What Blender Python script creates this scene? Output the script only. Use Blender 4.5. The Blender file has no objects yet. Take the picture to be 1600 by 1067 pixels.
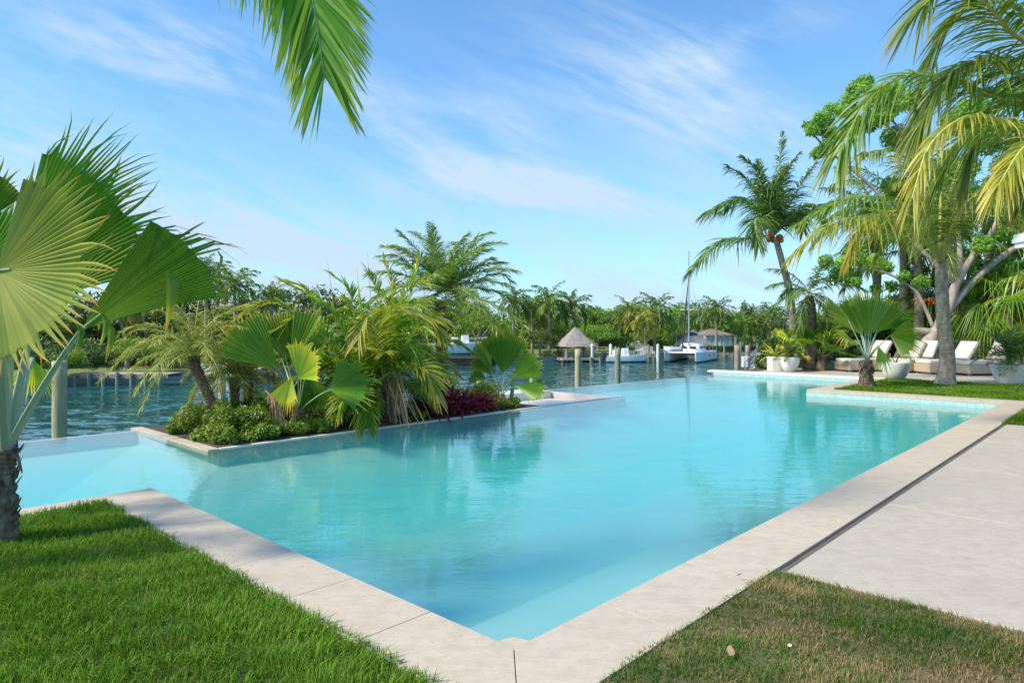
import bpy, math, random
import numpy as np
from mathutils import Vector
from math import radians, sin, cos, pi

# ------------------------------------------------------------------ camera, sky, sun, exposure
sc = bpy.context.scene
C = sc.collection
F = 1066.7; HY = 510.0; H = 1.5
cd = bpy.data.cameras.new('camera'); cam = bpy.data.objects.new('camera', cd); C.objects.link(cam)
cam.location = (0, 0, H); cam.rotation_euler = (radians(90), 0, 0)
cd.lens = 24; cd.sensor_width = 36; cd.shift_y = -(533.5 - HY) / 1600; cd.clip_end = 5000; cd.clip_start = .05
sc.camera = cam
sc.view_settings.view_transform = 'Standard'; sc.view_settings.look = 'None'
sc.view_settings.gamma = 1; sc.view_settings.exposure = 0.72
sc.cycles.use_denoising = True
sc.cycles.max_bounces = 10; sc.cycles.transparent_max_bounces = 16
sc.cycles.volume_bounces = 1; sc.cycles.caustics_reflective = False; sc.cycles.caustics_refractive = False
SUN_EL, SUN_AZ = radians(46), radians(248)          # azimuth clockwise from +Y
sdir = Vector((sin(SUN_AZ) * cos(SUN_EL), cos(SUN_AZ) * cos(SUN_EL), sin(SUN_EL)))
sl = bpy.data.lights.new('sun', 'SUN'); sl.energy = 3.6; sl.angle = radians(9); sl.color = (1, .89, .73)
so = bpy.data.objects.new('sun', sl); C.objects.link(so)
so.rotation_euler = sdir.to_track_quat('Z', 'Y').to_euler(); so.location = (0, 0, 30)

w = bpy.data.worlds.new('World'); sc.world = w; w.use_nodes = True
nt = w.node_tree; nt.nodes.clear(); N_ = nt.nodes; LK = nt.links.new
def wn(t, **k):
    n = N_.new(t)
    for a, b in k.items(): setattr(n, a, b)
    return n
def wm(op, a, b=None, c=None):
    n = wn('ShaderNodeMath', operation=op)
    for i, x in enumerate((a, b, c)):
        if x is None: continue
        if isinstance(x, (int, float)): n.inputs[i].default_value = x
        else: LK(x, n.inputs[i])
    return n.outputs[0]
sky = wn('ShaderNodeTexSky', sky_type='NISHITA'); sky.sun_disc = False
sky.sun_elevation = SUN_EL; sky.sun_rotation = SUN_AZ; sky.air_density = 1.0; sky.dust_density = .6; sky.ozone_density = 2.2
tc = wn('ShaderNodeTexCoord'); sx = wn('ShaderNodeSeparateXYZ'); LK(tc.outputs['Generated'], sx.inputs[0])
ay = wm('MAXIMUM', wm('ABSOLUTE', sx.outputs[1]), .05)
X = wm('DIVIDE', sx.outputs[0], ay); Z = wm('DIVIDE', sx.outputs[2], ay)
# thin cirrus: streaky noise gathered in soft elongated banks
cv = wn('ShaderNodeCombineXYZ')
LK(wm('ADD', wm('MULTIPLY', X, .93), wm('MULTIPLY', Z, -.36)), cv.inputs[0])
LK(wm('ADD', wm('MULTIPLY', X, .36 * 4.0), wm('MULTIPLY', Z, .93 * 4.0)), cv.inputs[1])
LK(wm('MULTIPLY', sx.outputs[1], .7), cv.inputs[2])
nz = wn('ShaderNodeTexNoise'); nz.inputs['Scale'].default_value = 2.6; nz.inputs['Detail'].default_value = 9; nz.inputs['Roughness'].default_value = .62
nz.inputs['Distortion'].default_value = .5
LK(cv.outputs[0], nz.inputs['Vector'])
nz2 = wn('ShaderNodeTexNoise'); nz2.inputs['Scale'].default_value = 11; nz2.inputs['Detail'].default_value = 7; nz2.inputs['Roughness'].default_value = .6
LK(cv.outputs[0], nz2.inputs['Vector'])
banks = [  # px, py, half length, half width (photo px), tilt deg, strength
    (290, 85, 300, 60, 14, .85), (1010, 170, 190, 55, 28, .75), (1110, 130, 200, 45, 30, .85), (870, 300, 250, 38, 6, .95),
    (790, 190, 90, 60, 40, .5), (1180, 45, 130, 35, -12, .45), (60, 260, 260, 110, 15, .85), (420, 390, 330, 75, 8, .9),
    (620, 190, 170, 40, 30, .35), (800, 440, 700, 60, 3, .45), (1500, 380, 400, 100, 0, .4), (730, 260, 170, 60, 25, .35)]
acc = None
for (px, py, a, b, th, s) in banks:
    cx, cz = (px - 800) / F, (HY - py) / F; t = -radians(th)
    dx = wm('SUBTRACT', X, cx); dz = wm('SUBTRACT', Z, cz)
    p = wm('DIVIDE', wm('ADD', wm('MULTIPLY', dx, cos(t)), wm('MULTIPLY', dz, sin(t))), a / F)
    q = wm('DIVIDE', wm('ADD', wm('MULTIPLY', dx, -sin(t)), wm('MULTIPLY', dz, cos(t))), b / F)
    g = wm('MULTIPLY', wm('EXPONENT', wm('MULTIPLY', wm('ADD', wm('MULTIPLY', p, p), wm('MULTIPLY', q, q)), -1.0)), s)
    acc = g if acc is None else wm('ADD', acc, g)
nn = wm('ADD', wm('MULTIPLY', nz.outputs[0], .7), wm('MULTIPLY', nz2.outputs[0], .3))
mr = wn('ShaderNodeMapRange'); LK(nn, mr.inputs[0]); mr.inputs[1].default_value = .43; mr.inputs[2].default_value = .66
cl = wm('MINIMUM', wm('MULTIPLY', wm('ADD', wm('MULTIPLY', acc, 1.25), .03), mr.outputs[0]), .85)
hz = wm('MULTIPLY', wm('EXPONENT', wm('MULTIPLY', wm('MAXIMUM', sx.outputs[2], 0), -5.0)), .62)
cl = wm('MINIMUM', wm('ADD', cl, hz), .95)
skc = wn('ShaderNodeMix', data_type='RGBA', blend_type='MULTIPLY'); skc.inputs[0].default_value = 1
LK(sky.outputs[0], skc.inputs[6]); skc.inputs[7].default_value = (.52, .90, 1.11, 1)
mx = wn('ShaderNodeMix', data_type='RGBA'); LK(cl, mx.inputs[0]); LK(skc.outputs[2], mx.inputs[6]); mx.inputs[7].default_value = (2.75, 3.55, 4.3, 1)
bg = wn('ShaderNodeBackground'); LK(mx.outputs[2], bg.inputs[0]); bg.inputs[1].default_value = .137
wo = wn('ShaderNodeOutputWorld'); LK(bg.outputs[0], wo.inputs[0])

# ------------------------------------------------------------------ helpers
rng = np.random.default_rng(7); random.seed(7)
NV = np.array([0.009, 3.187]); U1 = np.array([.685, .7285]); V1 = np.array([-.7285, .685])
def W(u, v, z=0.0):
    p = NV + u * U1 + v * V1; return (float(p[0]), float(p[1]), z)
def D(px, py, d): return ((px - 800) / F * d, d, H + (HY - py) / F * d)
def G(px, py, z=0.0):
    d = F * (H - z) / (py - HY); return ((px - 800) / F * d, d, z)
def PV(px, v, z=0.0):                                  # where the sight line over px meets the pool-frame line v
    X_ = (px - 800) / F; d = np.array([X_, 1.0]); t = (v + NV @ V1) / (d @ V1); return (X_ * t, t, z)
def U(p): q = np.array(p[:2]) - NV; return float(q @ U1), float(q @ V1)
def unit(a):
    a = np.asarray(a, float); return a / np.maximum(np.linalg.norm(a, axis=-1, keepdims=True), 1e-9)

ORG = {}
class MB:
    def __init__(s): s.v = []; s.f = []; s.u = []; s.n = 0
    def add(s, v, f, uv=None, mat=0):
        v = np.asarray(v, float).reshape(-1, 3); f = np.asarray(f, int)
        s.v.append(v); s.f.append((f + s.n, mat)); s.u.append(np.zeros((len(v), 2)) if uv is None else np.asarray(uv, float).reshape(-1, 2)); s.n += len(v)
    def box(s, c, size, rz=0, mat=0, taper=1.0):
        hx, hy, hz_ = size[0] / 2, size[1] / 2, size[2] / 2
        P = []
        for z, k in ((-hz_, 1), (hz_, taper)):
            for x, y in ((-hx, -hy), (hx, -hy), (hx, hy), (-hx, hy)):
                P.append((c[0] + (x * cos(rz) - y * sin(rz)) * k, c[1] + (x * sin(rz) + y * cos(rz)) * k, c[2] + z))
        s.add(P, [(0, 3, 2, 1), (4, 5, 6, 7), (0, 1, 5, 4), (1, 2, 6, 5), (2, 3, 7, 6), (3, 0, 4, 7)], mat=mat)
    def prism(s, poly, z0, z1, mat=0, smat=None):
        n = len(poly); a = sum(poly[i][0] * poly[(i + 1) % n][1] - poly[(i + 1) % n][0] * poly[i][1] for i in range(n))
        if a < 0: poly = poly[::-1]
        P = [(p[0], p[1], z0) for p in poly] + [(p[0], p[1], z1) for p in poly]
        s.add(P, [list(range(n, 2 * n))], mat=mat)
        s.f.append((np.array([list(range(n))[::-1]]) + s.n - 2 * n, mat))
        s.f.append((np.array([(i, (i + 1) % n, (i + 1) % n + n, i + n) for i in range(n)]) + s.n - 2 * n, mat if smat is None else smat))
    def tube(s, pts, rad, seg=8, mat=0, cap=True, flat=1.0):
        pts = np.asarray(pts, float); k = len(pts); rad = np.broadcast_to(np.asarray(rad, float), (k,))
        T = unit(np.gradient(pts, axis=0)); ref = np.array([0, 0, 1.0]) if abs(T[:, 2]).mean() < .8 else np.array([1.0, 0, 0])
        A = unit(np.cross(T, ref)); B = np.cross(T, A)
        th = np.linspace(0, 2 * pi, seg, endpoint=False)
        ring = pts[:, None] + (A[:, None] * np.cos(th)[None, :, None] + B[:, None] * np.sin(th)[None, :, None] * flat) * rad[:, None, None]
        i = np.arange(k - 1)[:, None] * seg; j = np.arange(seg)[None]; j2 = (j + 1) % seg
        f = np.stack([i + j, i + j2, i + seg + j2, i + seg + j], -1).reshape(-1, 4)
        uv = np.stack([np.broadcast_to(th / 6.283, (k, seg)), np.broadcast_to(np.linspace(0, 1, k)[:, None], (k, seg))], -1)
        s.add(ring.reshape(-1, 3), f, uv.reshape(-1, 2), mat)
        if cap:
            s.f.append((np.array([list(range(seg))[::-1]]) + s.n - k * seg, mat)); s.f.append((np.array([list(range((k - 1) * seg, k * seg))]) + s.n - k * seg, mat))
    def lathe(s, prof, c=(0, 0, 0), seg=32, mat=0):
        prof = np.asarray(prof, float); k = len(prof); th = np.linspace(0, 2 * pi, seg, endpoint=False)
        v = np.stack([c[0] + prof[:, None, 0] * np.cos(th), c[1] + prof[:, None, 0] * np.sin(th), np.broadcast_to(c[2] + prof[:, None, 1], (k, seg))], -1)
        i = np.arange(k - 1)[:, None] * seg; j = np.arange(seg)[None]; j2 = (j + 1) % seg
        s.add(v.reshape(-1, 3), np.stack([i + j, i + j2, i + seg + j2, i + seg + j], -1).reshape(-1, 4), mat=mat)
    def mesh(s, name, mats, smooth=False, org=(0, 0, 0)):
        me = bpy.data.meshes.new(name); v = np.concatenate(s.v) - np.asarray(org, float)
        me.vertices.add(len(v)); me.vertices.foreach_set('co', v.astype(np.float32).ravel())
        li, tot, mi = [], [], []
        for f, m in s.f:
            li.append(f.ravel()); tot.append(np.full(len(f), f.shape[1])); mi.append(np.full(len(f), m))
        li = np.concatenate(li); tot = np.concatenate(tot); mi = np.concatenate(mi)
        me.loops.add(len(li)); me.loops.foreach_set('vertex_index', li.astype(np.int32))
        st = np.concatenate([[0], np.cumsum(tot)[:-1]])
        me.polygons.add(len(tot)); me.polygons.foreach_set('loop_start', st.astype(np.int32)); me.polygons.foreach_set('loop_total', tot.astype(np.int32))
        me.polygons.foreach_set('material_index', mi.astype(np.int32))
        uvl = me.uv_layers.new(name='info'); uvl.data.foreach_set('uv', np.concatenate(s.u)[li].astype(np.float32).ravel())
        for m in (mats if isinstance(mats, (list, tuple)) else [mats]): me.materials.append(m)
        me.update(calc_edges=True); me.validate()
        me.polygons.foreach_set('use_smooth', np.full(len(me.polygons), bool(smooth)))
        return me
    def build(s, name, mats, parent=None, smooth=False, bevel=0, org=None):
        o_ = ORG[parent.name] if parent is not None else (org or (0, 0, 0))
        ob = bpy.data.objects.new(name, s.mesh(name, mats, smooth, o_)); C.objects.link(ob)
        if parent is not None: ob.parent = parent
        else: ob.location = o_
        ORG[ob.name] = o_
        if bevel:
            b = ob.modifiers.new('bevel', 'BEVEL'); b.width = bevel; b.segments = 2; b.limit_method = 'ANGLE'
        return ob
def thing(name, label, cat, loc=(0, 0, 0), group=None):
    o = bpy.data.objects.new(name, None); C.objects.link(o); o.location = loc; o.empty_display_size = .1
    o['label'] = label; o['category'] = cat
    if group: o['group'] = group
    ORG[o.name] = tuple(loc); return o
def tag(o, label, cat, group=None):
    o['label'] = label; o['category'] = cat
    if group: o['group'] = group
    return o
def struct(o): o['kind'] = 'structure'; return o
def stuff(o, label, cat): o['kind'] = 'stuff'; return tag(o, label, cat)
def kid(name, mesh, parent, loc=(0, 0, 0), rz=0, s=1.0):
    o = bpy.data.objects.new(name, mesh); C.objects.link(o); o.parent = parent; o.location = loc; o.rotation_euler = (0, 0, rz); o.scale = (s, s, s); return o
def copy_tree(o, loc, rz=0, label=None, group=None, s=None):
    r = o.copy(); C.objects.link(r); r.location = loc; r.rotation_euler = (0, 0, rz); ORG[r.name] = tuple(loc)
    if s: r.scale = (s, s, s)
    if label: r['label'] = label
    if group: r['group'] = group
    def rec(a, b):
        for ch in list(a.children):
            c = ch.copy(); C.objects.link(c); c.parent = b; rec(ch, c)
    rec(o, r); return r
def bez(P, n=16):
    P = [np.array(p, float) for p in P]; t = np.linspace(0, 1, n)[:, None]
    if len(P) == 3: return (1 - t) ** 2 * P[0] + 2 * t * (1 - t) * P[1] + t * t * P[2]
    if len(P) == 4: return (1 - t) ** 3 * P[0] + 3 * t * (1 - t) ** 2 * P[1] + 3 * t * t * (1 - t) * P[2] + t ** 3 * P[3]
    return P[0] * (1 - t) + P[1] * t
def spline(P, n=24):                                   # Catmull-Rom through the points
    P = np.array(P, float); Q = np.vstack([2 * P[0] - P[1], P, 2 * P[-1] - P[-2]]); out = []
    m = len(P) - 1
    for x in np.linspace(0, m - 1e-6, n):
        i = int(x); t = x - i; a, b, c, d = Q[i:i + 4]
        out.append(.5 * ((2 * b) + (c - a) * t + (2 * a - 5 * b + 4 * c - d) * t * t + (3 * b - a - 3 * c + d) * t ** 3))
    return np.array(out)

# ------------------------------------------------------------------ materials
class M_:
    def __init__(s, name):
        s.m = bpy.data.materials.new(name); s.m.use_nodes = True; s.t = s.m.node_tree; s.t.nodes.clear()
        s.out = s.n('ShaderNodeOutputMaterial')
    def n(s, t, **k):
        n = s.t.nodes.new(t)
        for a, b in k.items(): setattr(n, a, b)
        return n
    def l(s, a, b): s.t.links.new(a, b)
    def noise(s, scale, detail=4, vec=None, rough=.55, dist=0):
        n = s.n('ShaderNodeTexNoise'); n.inputs['Scale'].default_value = scale; n.inputs['Detail'].default_value = detail
        n.inputs['Roughness'].default_value = rough; n.inputs['Distortion'].default_value = dist
        if vec is not None: s.l(vec, n.inputs['Vector'])
        return n.outputs[0]
    def obj(s, scale=(1, 1, 1), rz=0):
        tc = s.n('ShaderNodeTexCoord'); mp = s.n('ShaderNodeMapping'); s.l(tc.outputs['Object'], mp.inputs[0])
        mp.inputs['Scale'].default_value = scale; mp.inputs['Rotation'].default_value = (0, 0, rz); return mp.outputs[0]
    def ramp(s, fac, stops):
        r = s.n('ShaderNodeValToRGB'); s.l(fac, r.inputs[0]); e = r.color_ramp.elements
        while len(e) < len(stops): e.new(.5)
        for el, (p, c) in zip(e, stops): el.position = p; el.color = (*c, 1) if len(c) == 3 else c
        return r.outputs[0]
    def mix(s, f, a, b, mode='MIX'):
        m = s.n('ShaderNodeMix', data_type='RGBA', blend_type=mode)
        for i, x in ((0, f), (6, a), (7, b)):
            if isinstance(x, (int, float)): m.inputs[i].default_value = x
            elif isinstance(x, tuple): m.inputs[i].default_value = (*x, 1)
            else: s.l(x, m.inputs[i])
        return m.outputs[2]
    def math(s, op, a, b):
        m = s.n('ShaderNodeMath', operation=op)
        for i, x in enumerate((a, b)):
            if isinstance(x, (int, float)): m.inputs[i].default_value = x
            else: s.l(x, m.inputs[i])
        return m.outputs[0]
    def bump(s, h, strength=.3, dist=.02):
        b = s.n('ShaderNodeBump'); b.inputs['Strength'].default_value = strength; b.inputs['Distance'].default_value = dist; s.l(h, b.inputs['Height']); return b.outputs[0]
    def pbr(s, col, rough=.6, metal=0, normal=None, spec=.5):
        p = s.n('ShaderNodeBsdfPrincipled')
        if isinstance(col, tuple): p.inputs['Base Color'].default_value = (*col, 1)
        else: s.l(col, p.inputs['Base Color'])
        if isinstance(rough, (int, float)): p.inputs['Roughness'].default_value = rough
        else: s.l(rough, p.inputs['Roughness'])
        p.inputs['Metallic'].default_value = metal; p.inputs['Specular IOR Level'].default_value = spec
        if normal is not None: s.l(normal, p.inputs['Normal'])
        return p.outputs[0]
    def done(s, sh): s.l(sh, s.out.inputs[0]); return s.m
def simple(name, a, b=None, scale=5, rough=.6, bump=0, metal=0, stretch=(1, 1, 1), spec=.5):
    m = M_(name); b = b or tuple(x * .8 for x in a); nz = m.noise(scale, 5, m.obj(stretch))
    return m.done(m.pbr(m.ramp(nz, [(.35, a), (.65, b)]), rough, metal, m.bump(nz, bump, .02) if bump else None, spec))
def leafmat(name, stops, trans=.35, rough=.42, var=.5, objvar=.25, hue=.03):
    m = M_(name); uv = m.n('ShaderNodeUVMap'); uv.uv_map = 'info'; sp = m.n('ShaderNodeSeparateXYZ'); m.l(uv.outputs[0], sp.inputs[0])
    nz = m.noise(1.7, 3, m.obj())
    t = m.math('ADD', sp.outputs[1], m.math('MULTIPLY', m.math('SUBTRACT', nz, .5), .25))
    col = m.ramp(t, stops)
    oi = m.n('ShaderNodeObjectInfo'); h = m.n('ShaderNodeHueSaturation'); m.l(col, h.inputs['Color'])
    hv = m.math('ADD', m.math('MULTIPLY', sp.outputs[0], -hue * 2), m.math('MULTIPLY', m.math('SUBTRACT', oi.outputs['Random'], .5), hue)); m.l(m.math('ADD', hv, .5 + hue), h.inputs['Hue'])
    v = m.math('ADD', m.math('MULTIPLY', sp.outputs[0], var), m.math('MULTIPLY', oi.outputs['Random'], objvar)); m.l(m.math('ADD', v, 1 - var / 2 - objvar / 2), h.inputs['Value'])
    p = m.pbr(h.outputs[0], rough, spec=.45)
    tr = m.n('ShaderNodeBsdfTranslucent'); tcol = m.mix(1.0, h.outputs[0], (1.5, 1.45, .7), 'MULTIPLY'); m.l(tcol, tr.inputs[0])
    mx = m.n('ShaderNodeMixShader'); mx.inputs[0].default_value = trans; m.l(p, mx.inputs[1]); m.l(tr.outputs[0], mx.inputs[2])
    return m.done(mx.outputs[0])
Mt = {}
Mt['coco'] = leafmat('coconut leaf', [(0, (0.165, 0.275, 0.030)), (.7, (0.149, 0.247, 0.030)), (.92, (0.313, 0.302, 0.051)), (1, (0.428, 0.275, 0.081))])
Mt['coco_y'] = leafmat('yellowing coconut leaf', [(0, (.24, .30, .045)), (.5, (.30, .33, .05)), (.85, (.48, .38, .07)), (1, (.50, .40, .14))], .4)
Mt['coco_b'] = leafmat('fresh coconut leaf', [(0, (.17, .36, .03)), (.7, (.19, .36, .03)), (.93, (.33, .38, .05)), (1, (.32, .24, .09))], .5)
Mt['broad_l'] = leafmat('light broad leaf', [(0, (.20, .36, .05)), (1, (.27, .42, .07))], .42, .5, .8)
Mt['coco_d'] = leafmat('dark coconut leaf', [(0, (0.099, 0.191, 0.032)), (.7, (0.109, 0.191, 0.032)), (1, (0.278, 0.222, 0.054))], .25)
Mt['phoenix'] = leafmat('date palm leaf', [(0, (0.186, 0.296, 0.056)), (.7, (0.226, 0.330, 0.067)), (1, (0.411, 0.428, 0.101))], .3)
Mt['pygmy'] = leafmat('pygmy date leaf', [(0, (0.231, 0.289, 0.061)), (.6, (0.297, 0.330, 0.061)), (1, (0.593, 0.454, 0.081))], .35)
Mt['areca'] = leafmat('broad palm leaf', [(0, (0.181, 0.317, 0.030)), (.6, (0.197, 0.330, 0.030)), (.85, (0.462, 0.440, 0.051)), (1, (0.691, 0.495, 0.142))], .35)
Mt['fan'] = leafmat('fan palm leaf', [(0, (0.165, 0.302, 0.026)), (.6, (0.123, 0.262, 0.020)), (.86, (0.197, 0.330, 0.030)), (.95, (0.691, 0.550, 0.051)), (1, (0.800, 0.495, 0.081))], .35, .36)
Mt['fan_pale'] = leafmat('pale fan palm leaf', [(0, (0.507, 0.530, 0.156)), (.55, (0.317, 0.397, 0.088)), (.85, (0.412, 0.477, 0.088)), (.97, (0.793, 0.556, 0.117)), (1, (0.714, 0.397, 0.117))], .4, .36)
Mt['fan_y'] = leafmat('yellow fan palm leaf', [(0, (0.286, 0.429, 0.052)), (.5, (0.416, 0.530, 0.052)), (.85, (0.800, 0.694, 0.065)), (1, (0.800, 0.630, 0.078))], .4, .36)
Mt['fan_d'] = leafmat('dark fan palm leaf', [(0, (0.119, 0.222, 0.028)), (.7, (0.109, 0.222, 0.021)), (.95, (0.396, 0.398, 0.043)), (1, (0.595, 0.349, 0.076))], .3, .36)
Mt['dead'] = leafmat('dry palm fibre', [(0, (.32, .2, .11)), (1, (.42, .28, .16))], .15, .8, .5, .2, .01)
Mt['broad'] = leafmat('broad leaf', [(0, (0.165, 0.275, 0.030)), (1, (0.215, 0.344, 0.041))], .35, .4, .7)
Mt['broad_d'] = leafmat('dark broad leaf', [(0, (0.079, 0.132, 0.025)), (1, (0.111, 0.185, 0.029))], .25, .45, .7)
Mt['shrub'] = leafmat('shrub leaf', [(0, (0.142, 0.228, 0.025)), (1, (0.225, 0.317, 0.037))], .3, .4, .8)
Mt['shrub_y'] = leafmat('lime shrub leaf', [(0, (.3, .36, .03)), (1, (.4, .42, .05))], .3, .4, .6)
Mt['red'] = leafmat('crimson cordyline leaf', [(0, (.40, .025, .08)), (.7, (.30, .02, .06)), (1, (.42, .09, .10))], .3, .35, .9, .3, .015)
Mt['cycad'] = leafmat('cycad leaf', [(0, (0.061, 0.126, 0.015)), (1, (0.110, 0.179, 0.022))], .2, .35)
Mt['grass'] = None
def barkmat(name, a, b, ring=0, scale=12):
    m = M_(name); n1 = m.noise(scale, 6, m.obj((1, 1, .5))); n2 = m.noise(2.5, 3, m.obj())
    col = m.mix(n2, m.ramp(n1, [(.35, a), (.65, b)]), m.ramp(n1, [(.3, tuple(x * .6 for x in a)), (.7, b)]))
    hgt = n1
    if ring:
        wv = m.n('ShaderNodeTexWave', bands_direction='Z', wave_profile='SAW'); wv.inputs['Scale'].default_value = ring; wv.inputs['Distortion'].default_value = 3.5; wv.inputs['Detail'].default_value = 3; wv.inputs['Detail Scale'].default_value = 1.2
        m.l(m.obj(), wv.inputs['Vector']); hgt = m.math('ADD', n1, wv.outputs[1])
        rm = m.math('MULTIPLY', m.ramp(wv.outputs[1], [(.0, (1, 1, 1)), (.14, (0, 0, 0))]), m.ramp(n2, [(.4, (.15, .15, .15)), (.6, (1, 1, 1))])); col = m.mix(rm, col, tuple(x * .5 for x in a))
    return m.done(m.pbr(col, .85, normal=m.bump(hgt, .6, .03), spec=.2))
Mt['bark_coco'] = barkmat('ringed palm bark', (.33, .25, .18), (.56, .46, .35), 2.0)
Mt['bark_far'] = barkmat('far palm bark', (.28, .23, .18), (.40, .35, .28))
Mt['bark_date'] = barkmat('date palm bark', (.17, .09, .05), (.36, .22, .14), 0, 25)
Mt['bark_brown'] = barkmat('shaggy palm bark', (.10, .065, .04), (.30, .22, .155), 0, 18)
Mt['bark_tree'] = barkmat('smooth tree bark', (.30, .25, .21), (.45, .39, .33), 0, 6)
Mt['petiole'] = simple('petiole', (.26, .36, .12), (.36, .44, .2), 4, .4)
Mt['petiole_b'] = simple('waxy petiole', (.20, .32, .20), (.42, .48, .30), 3, .4, stretch=(1, 1, .3))
Mt['petiole_y'] = simple('yellow petiole', (.42, .42, .08), (.5, .45, .14), 4, .45)
def stone(name, a, b, c, slab=None, rz=0, rough=.55):
    m = M_(name); v = m.obj(); n1 = m.noise(1.1, 6, m.obj((1, 3.5, 1), rz), .6, .4); n2 = m.noise(9, 6, v); n3 = m.noise(60, 3, v)
    col = m.ramp(n1, [(.3, a), (.55, b), (.75, c)])
    col = m.mix(m.ramp(n2, [(.45, (0, 0, 0)), (.66, (.5, .5, .5))]), col, tuple(x * .85 for x in a)); vn = m.noise(3.2, 8, m.obj((.6, 4.5, 1), rz), .7, 1.2); col = m.mix(m.ramp(vn, [(.47, (0, 0, 0)), (.5, (.4, .4, .4)), (.53, (0, 0, 0))]), col, (a[0] * .85, a[1] * .74, a[2] * .62))
    pit = m.ramp(m.noise(38, 4, v, .65), [(.60, (0, 0, 0)), (.68, (.75, .75, .75))]); col = m.mix(pit, col, tuple(x * .68 for x in a))
    big = m.noise(.35, 2, v); col = m.mix(m.ramp(big, [(.35, (0, 0, 0)), (.7, (.35, .35, .35))]), col, tuple(x * .75 for x in b))
    return m.done(m.pbr(col, rough, normal=m.bump(m.math('ADD', n2, n3), .12, .005), spec=.35))
Mt['coping'] = stone('shell stone coping', (.50, .42, .32), (.56, .475, .37), (.53, .455, .36), rz=.82)
Mt['deck'] = stone('pale stone paving', (.45, .395, .32), (.49, .435, .355), (.47, .425, .355), rz=.82)
Mt['edge'] = simple('pale edge stone', (.66, .64, .57), (.74, .72, .66), 8, .5)
Mt['white'] = simple('white paint', (.78, .78, .77), (.72, .72, .71), 3, .45)
Mt['gel'] = simple('white gelcoat', (.80, .81, .82), (.76, .77, .79), 1, .2)
Mt['pot'] = simple('glazed white pot', (.72, .71, .68), (.62, .61, .58), 2.5, .4)
Mt['potg'] = simple('grey stone pot', (.50, .49, .46), (.42, .41, .39), 4, .6)
Mt['soil'] = simple('dark soil', (.05, .035, .025), (.10, .07, .05), 30, .95, .8)
Mt['ground'] = simple('earth and leaf litter', (.07, .08, .03), (.12, .10, .06), 6, .95, .5)
Mt['landgrass'] = simple('far lawn', (.09, .14, .03), (.17, .20, .05), .3, .9, .3)
Mt['concrete'] = simple('seawall concrete', (.35, .33, .29), (.24, .22, .2), 2, .85, .4)
Mt['wood'] = simple('weathered planks', (.36, .29, .23), (.48, .41, .34), 6, .8, .3, stretch=(1, 12, 1))
Mt['pile'] = simple('treated timber pile', (.30, .30, .16), (.46, .40, .25), 9, .8, .5, stretch=(3, 3, .25))
Mt['pile_g'] = simple('green timber pile', (.16, .21, .13), (.26, .29, .19), 9, .8, .5, stretch=(3, 3, .25))
Mt['pile_d'] = simple('grey brown pile', (.22, .18, .14), (.34, .29, .24), 9, .8, .5, stretch=(3, 3, .25))
Mt['thatch'] = simple('palm thatch', (.19, .165, .15), (.38, .335, .30), 16, .95, .9, stretch=(1, 1, .35))
Mt['shingle'] = simple('grey cedar shingle', (.30, .28, .27), (.45, .43, .41), 10, .9, .4, stretch=(1, 1, 3))
Mt['roofb'] = simple('brown shingle roof', (.17, .13, .11), (.25, .20, .17), 8, .9, .3)
Mt['dark'] = simple('dark rubber', (.02, .022, .03), (.035, .035, .045), 4, .4)
Mt['navy'] = simple('navy canvas', (.015, .02, .05), (.03, .035, .08), 4, .8)
Mt['metal'] = simple('aluminium', (.6, .6, .62), (.5, .5, .52), 5, .3, 0, .8)
Mt['brown'] = simple('dark bronze channel', (.16, .12, .09), (.22, .17, .13), 6, .5, .1, .3)
Mt['cushion'] = simple('cream cushion', (.66, .60, .53), (.60, .54, .47), 3, .9, .15)
Mt['fruit'] = simple('orange fruit', (.55, .16, .03), (.4, .09, .02), 5, .5)
Mt['cream'] = simple('cream caulk stone', (.82, .80, .72), (.76, .74, .66), 6, .5)
m = M_('glass'); Mt['glass'] = m.done(m.pbr((.10, .16, .17), .06, spec=.8))
m = M_('rattan'); ck = m.n('ShaderNodeTexBrick'); ck.inputs['Scale'].default_value = 14; ck.inputs['Mortar Size'].default_value = .035
ck.inputs['Color1'].default_value = (.62, .53, .40, 1); ck.inputs['Color2'].default_value = (.50, .41, .29, 1); ck.inputs['Mortar'].default_value = (.28, .21, .14, 1)
tcx = m.n('ShaderNodeTexCoord'); sp = m.n('ShaderNodeSeparateXYZ'); m.l(tcx.outputs['Object'], sp.inputs[0]); cb = m.n('ShaderNodeCombineXYZ'); m.l(m.math('ADD', sp.outputs[0], sp.outputs[1]), cb.inputs[0]); m.l(sp.outputs[2], cb.inputs[1]); m.l(cb.outputs[0], ck.inputs['Vector'])
Mt['rattan'] = m.done(m.pbr(ck.outputs[0], .7, normal=m.bump(ck.outputs[1], .5, .01)))
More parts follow.
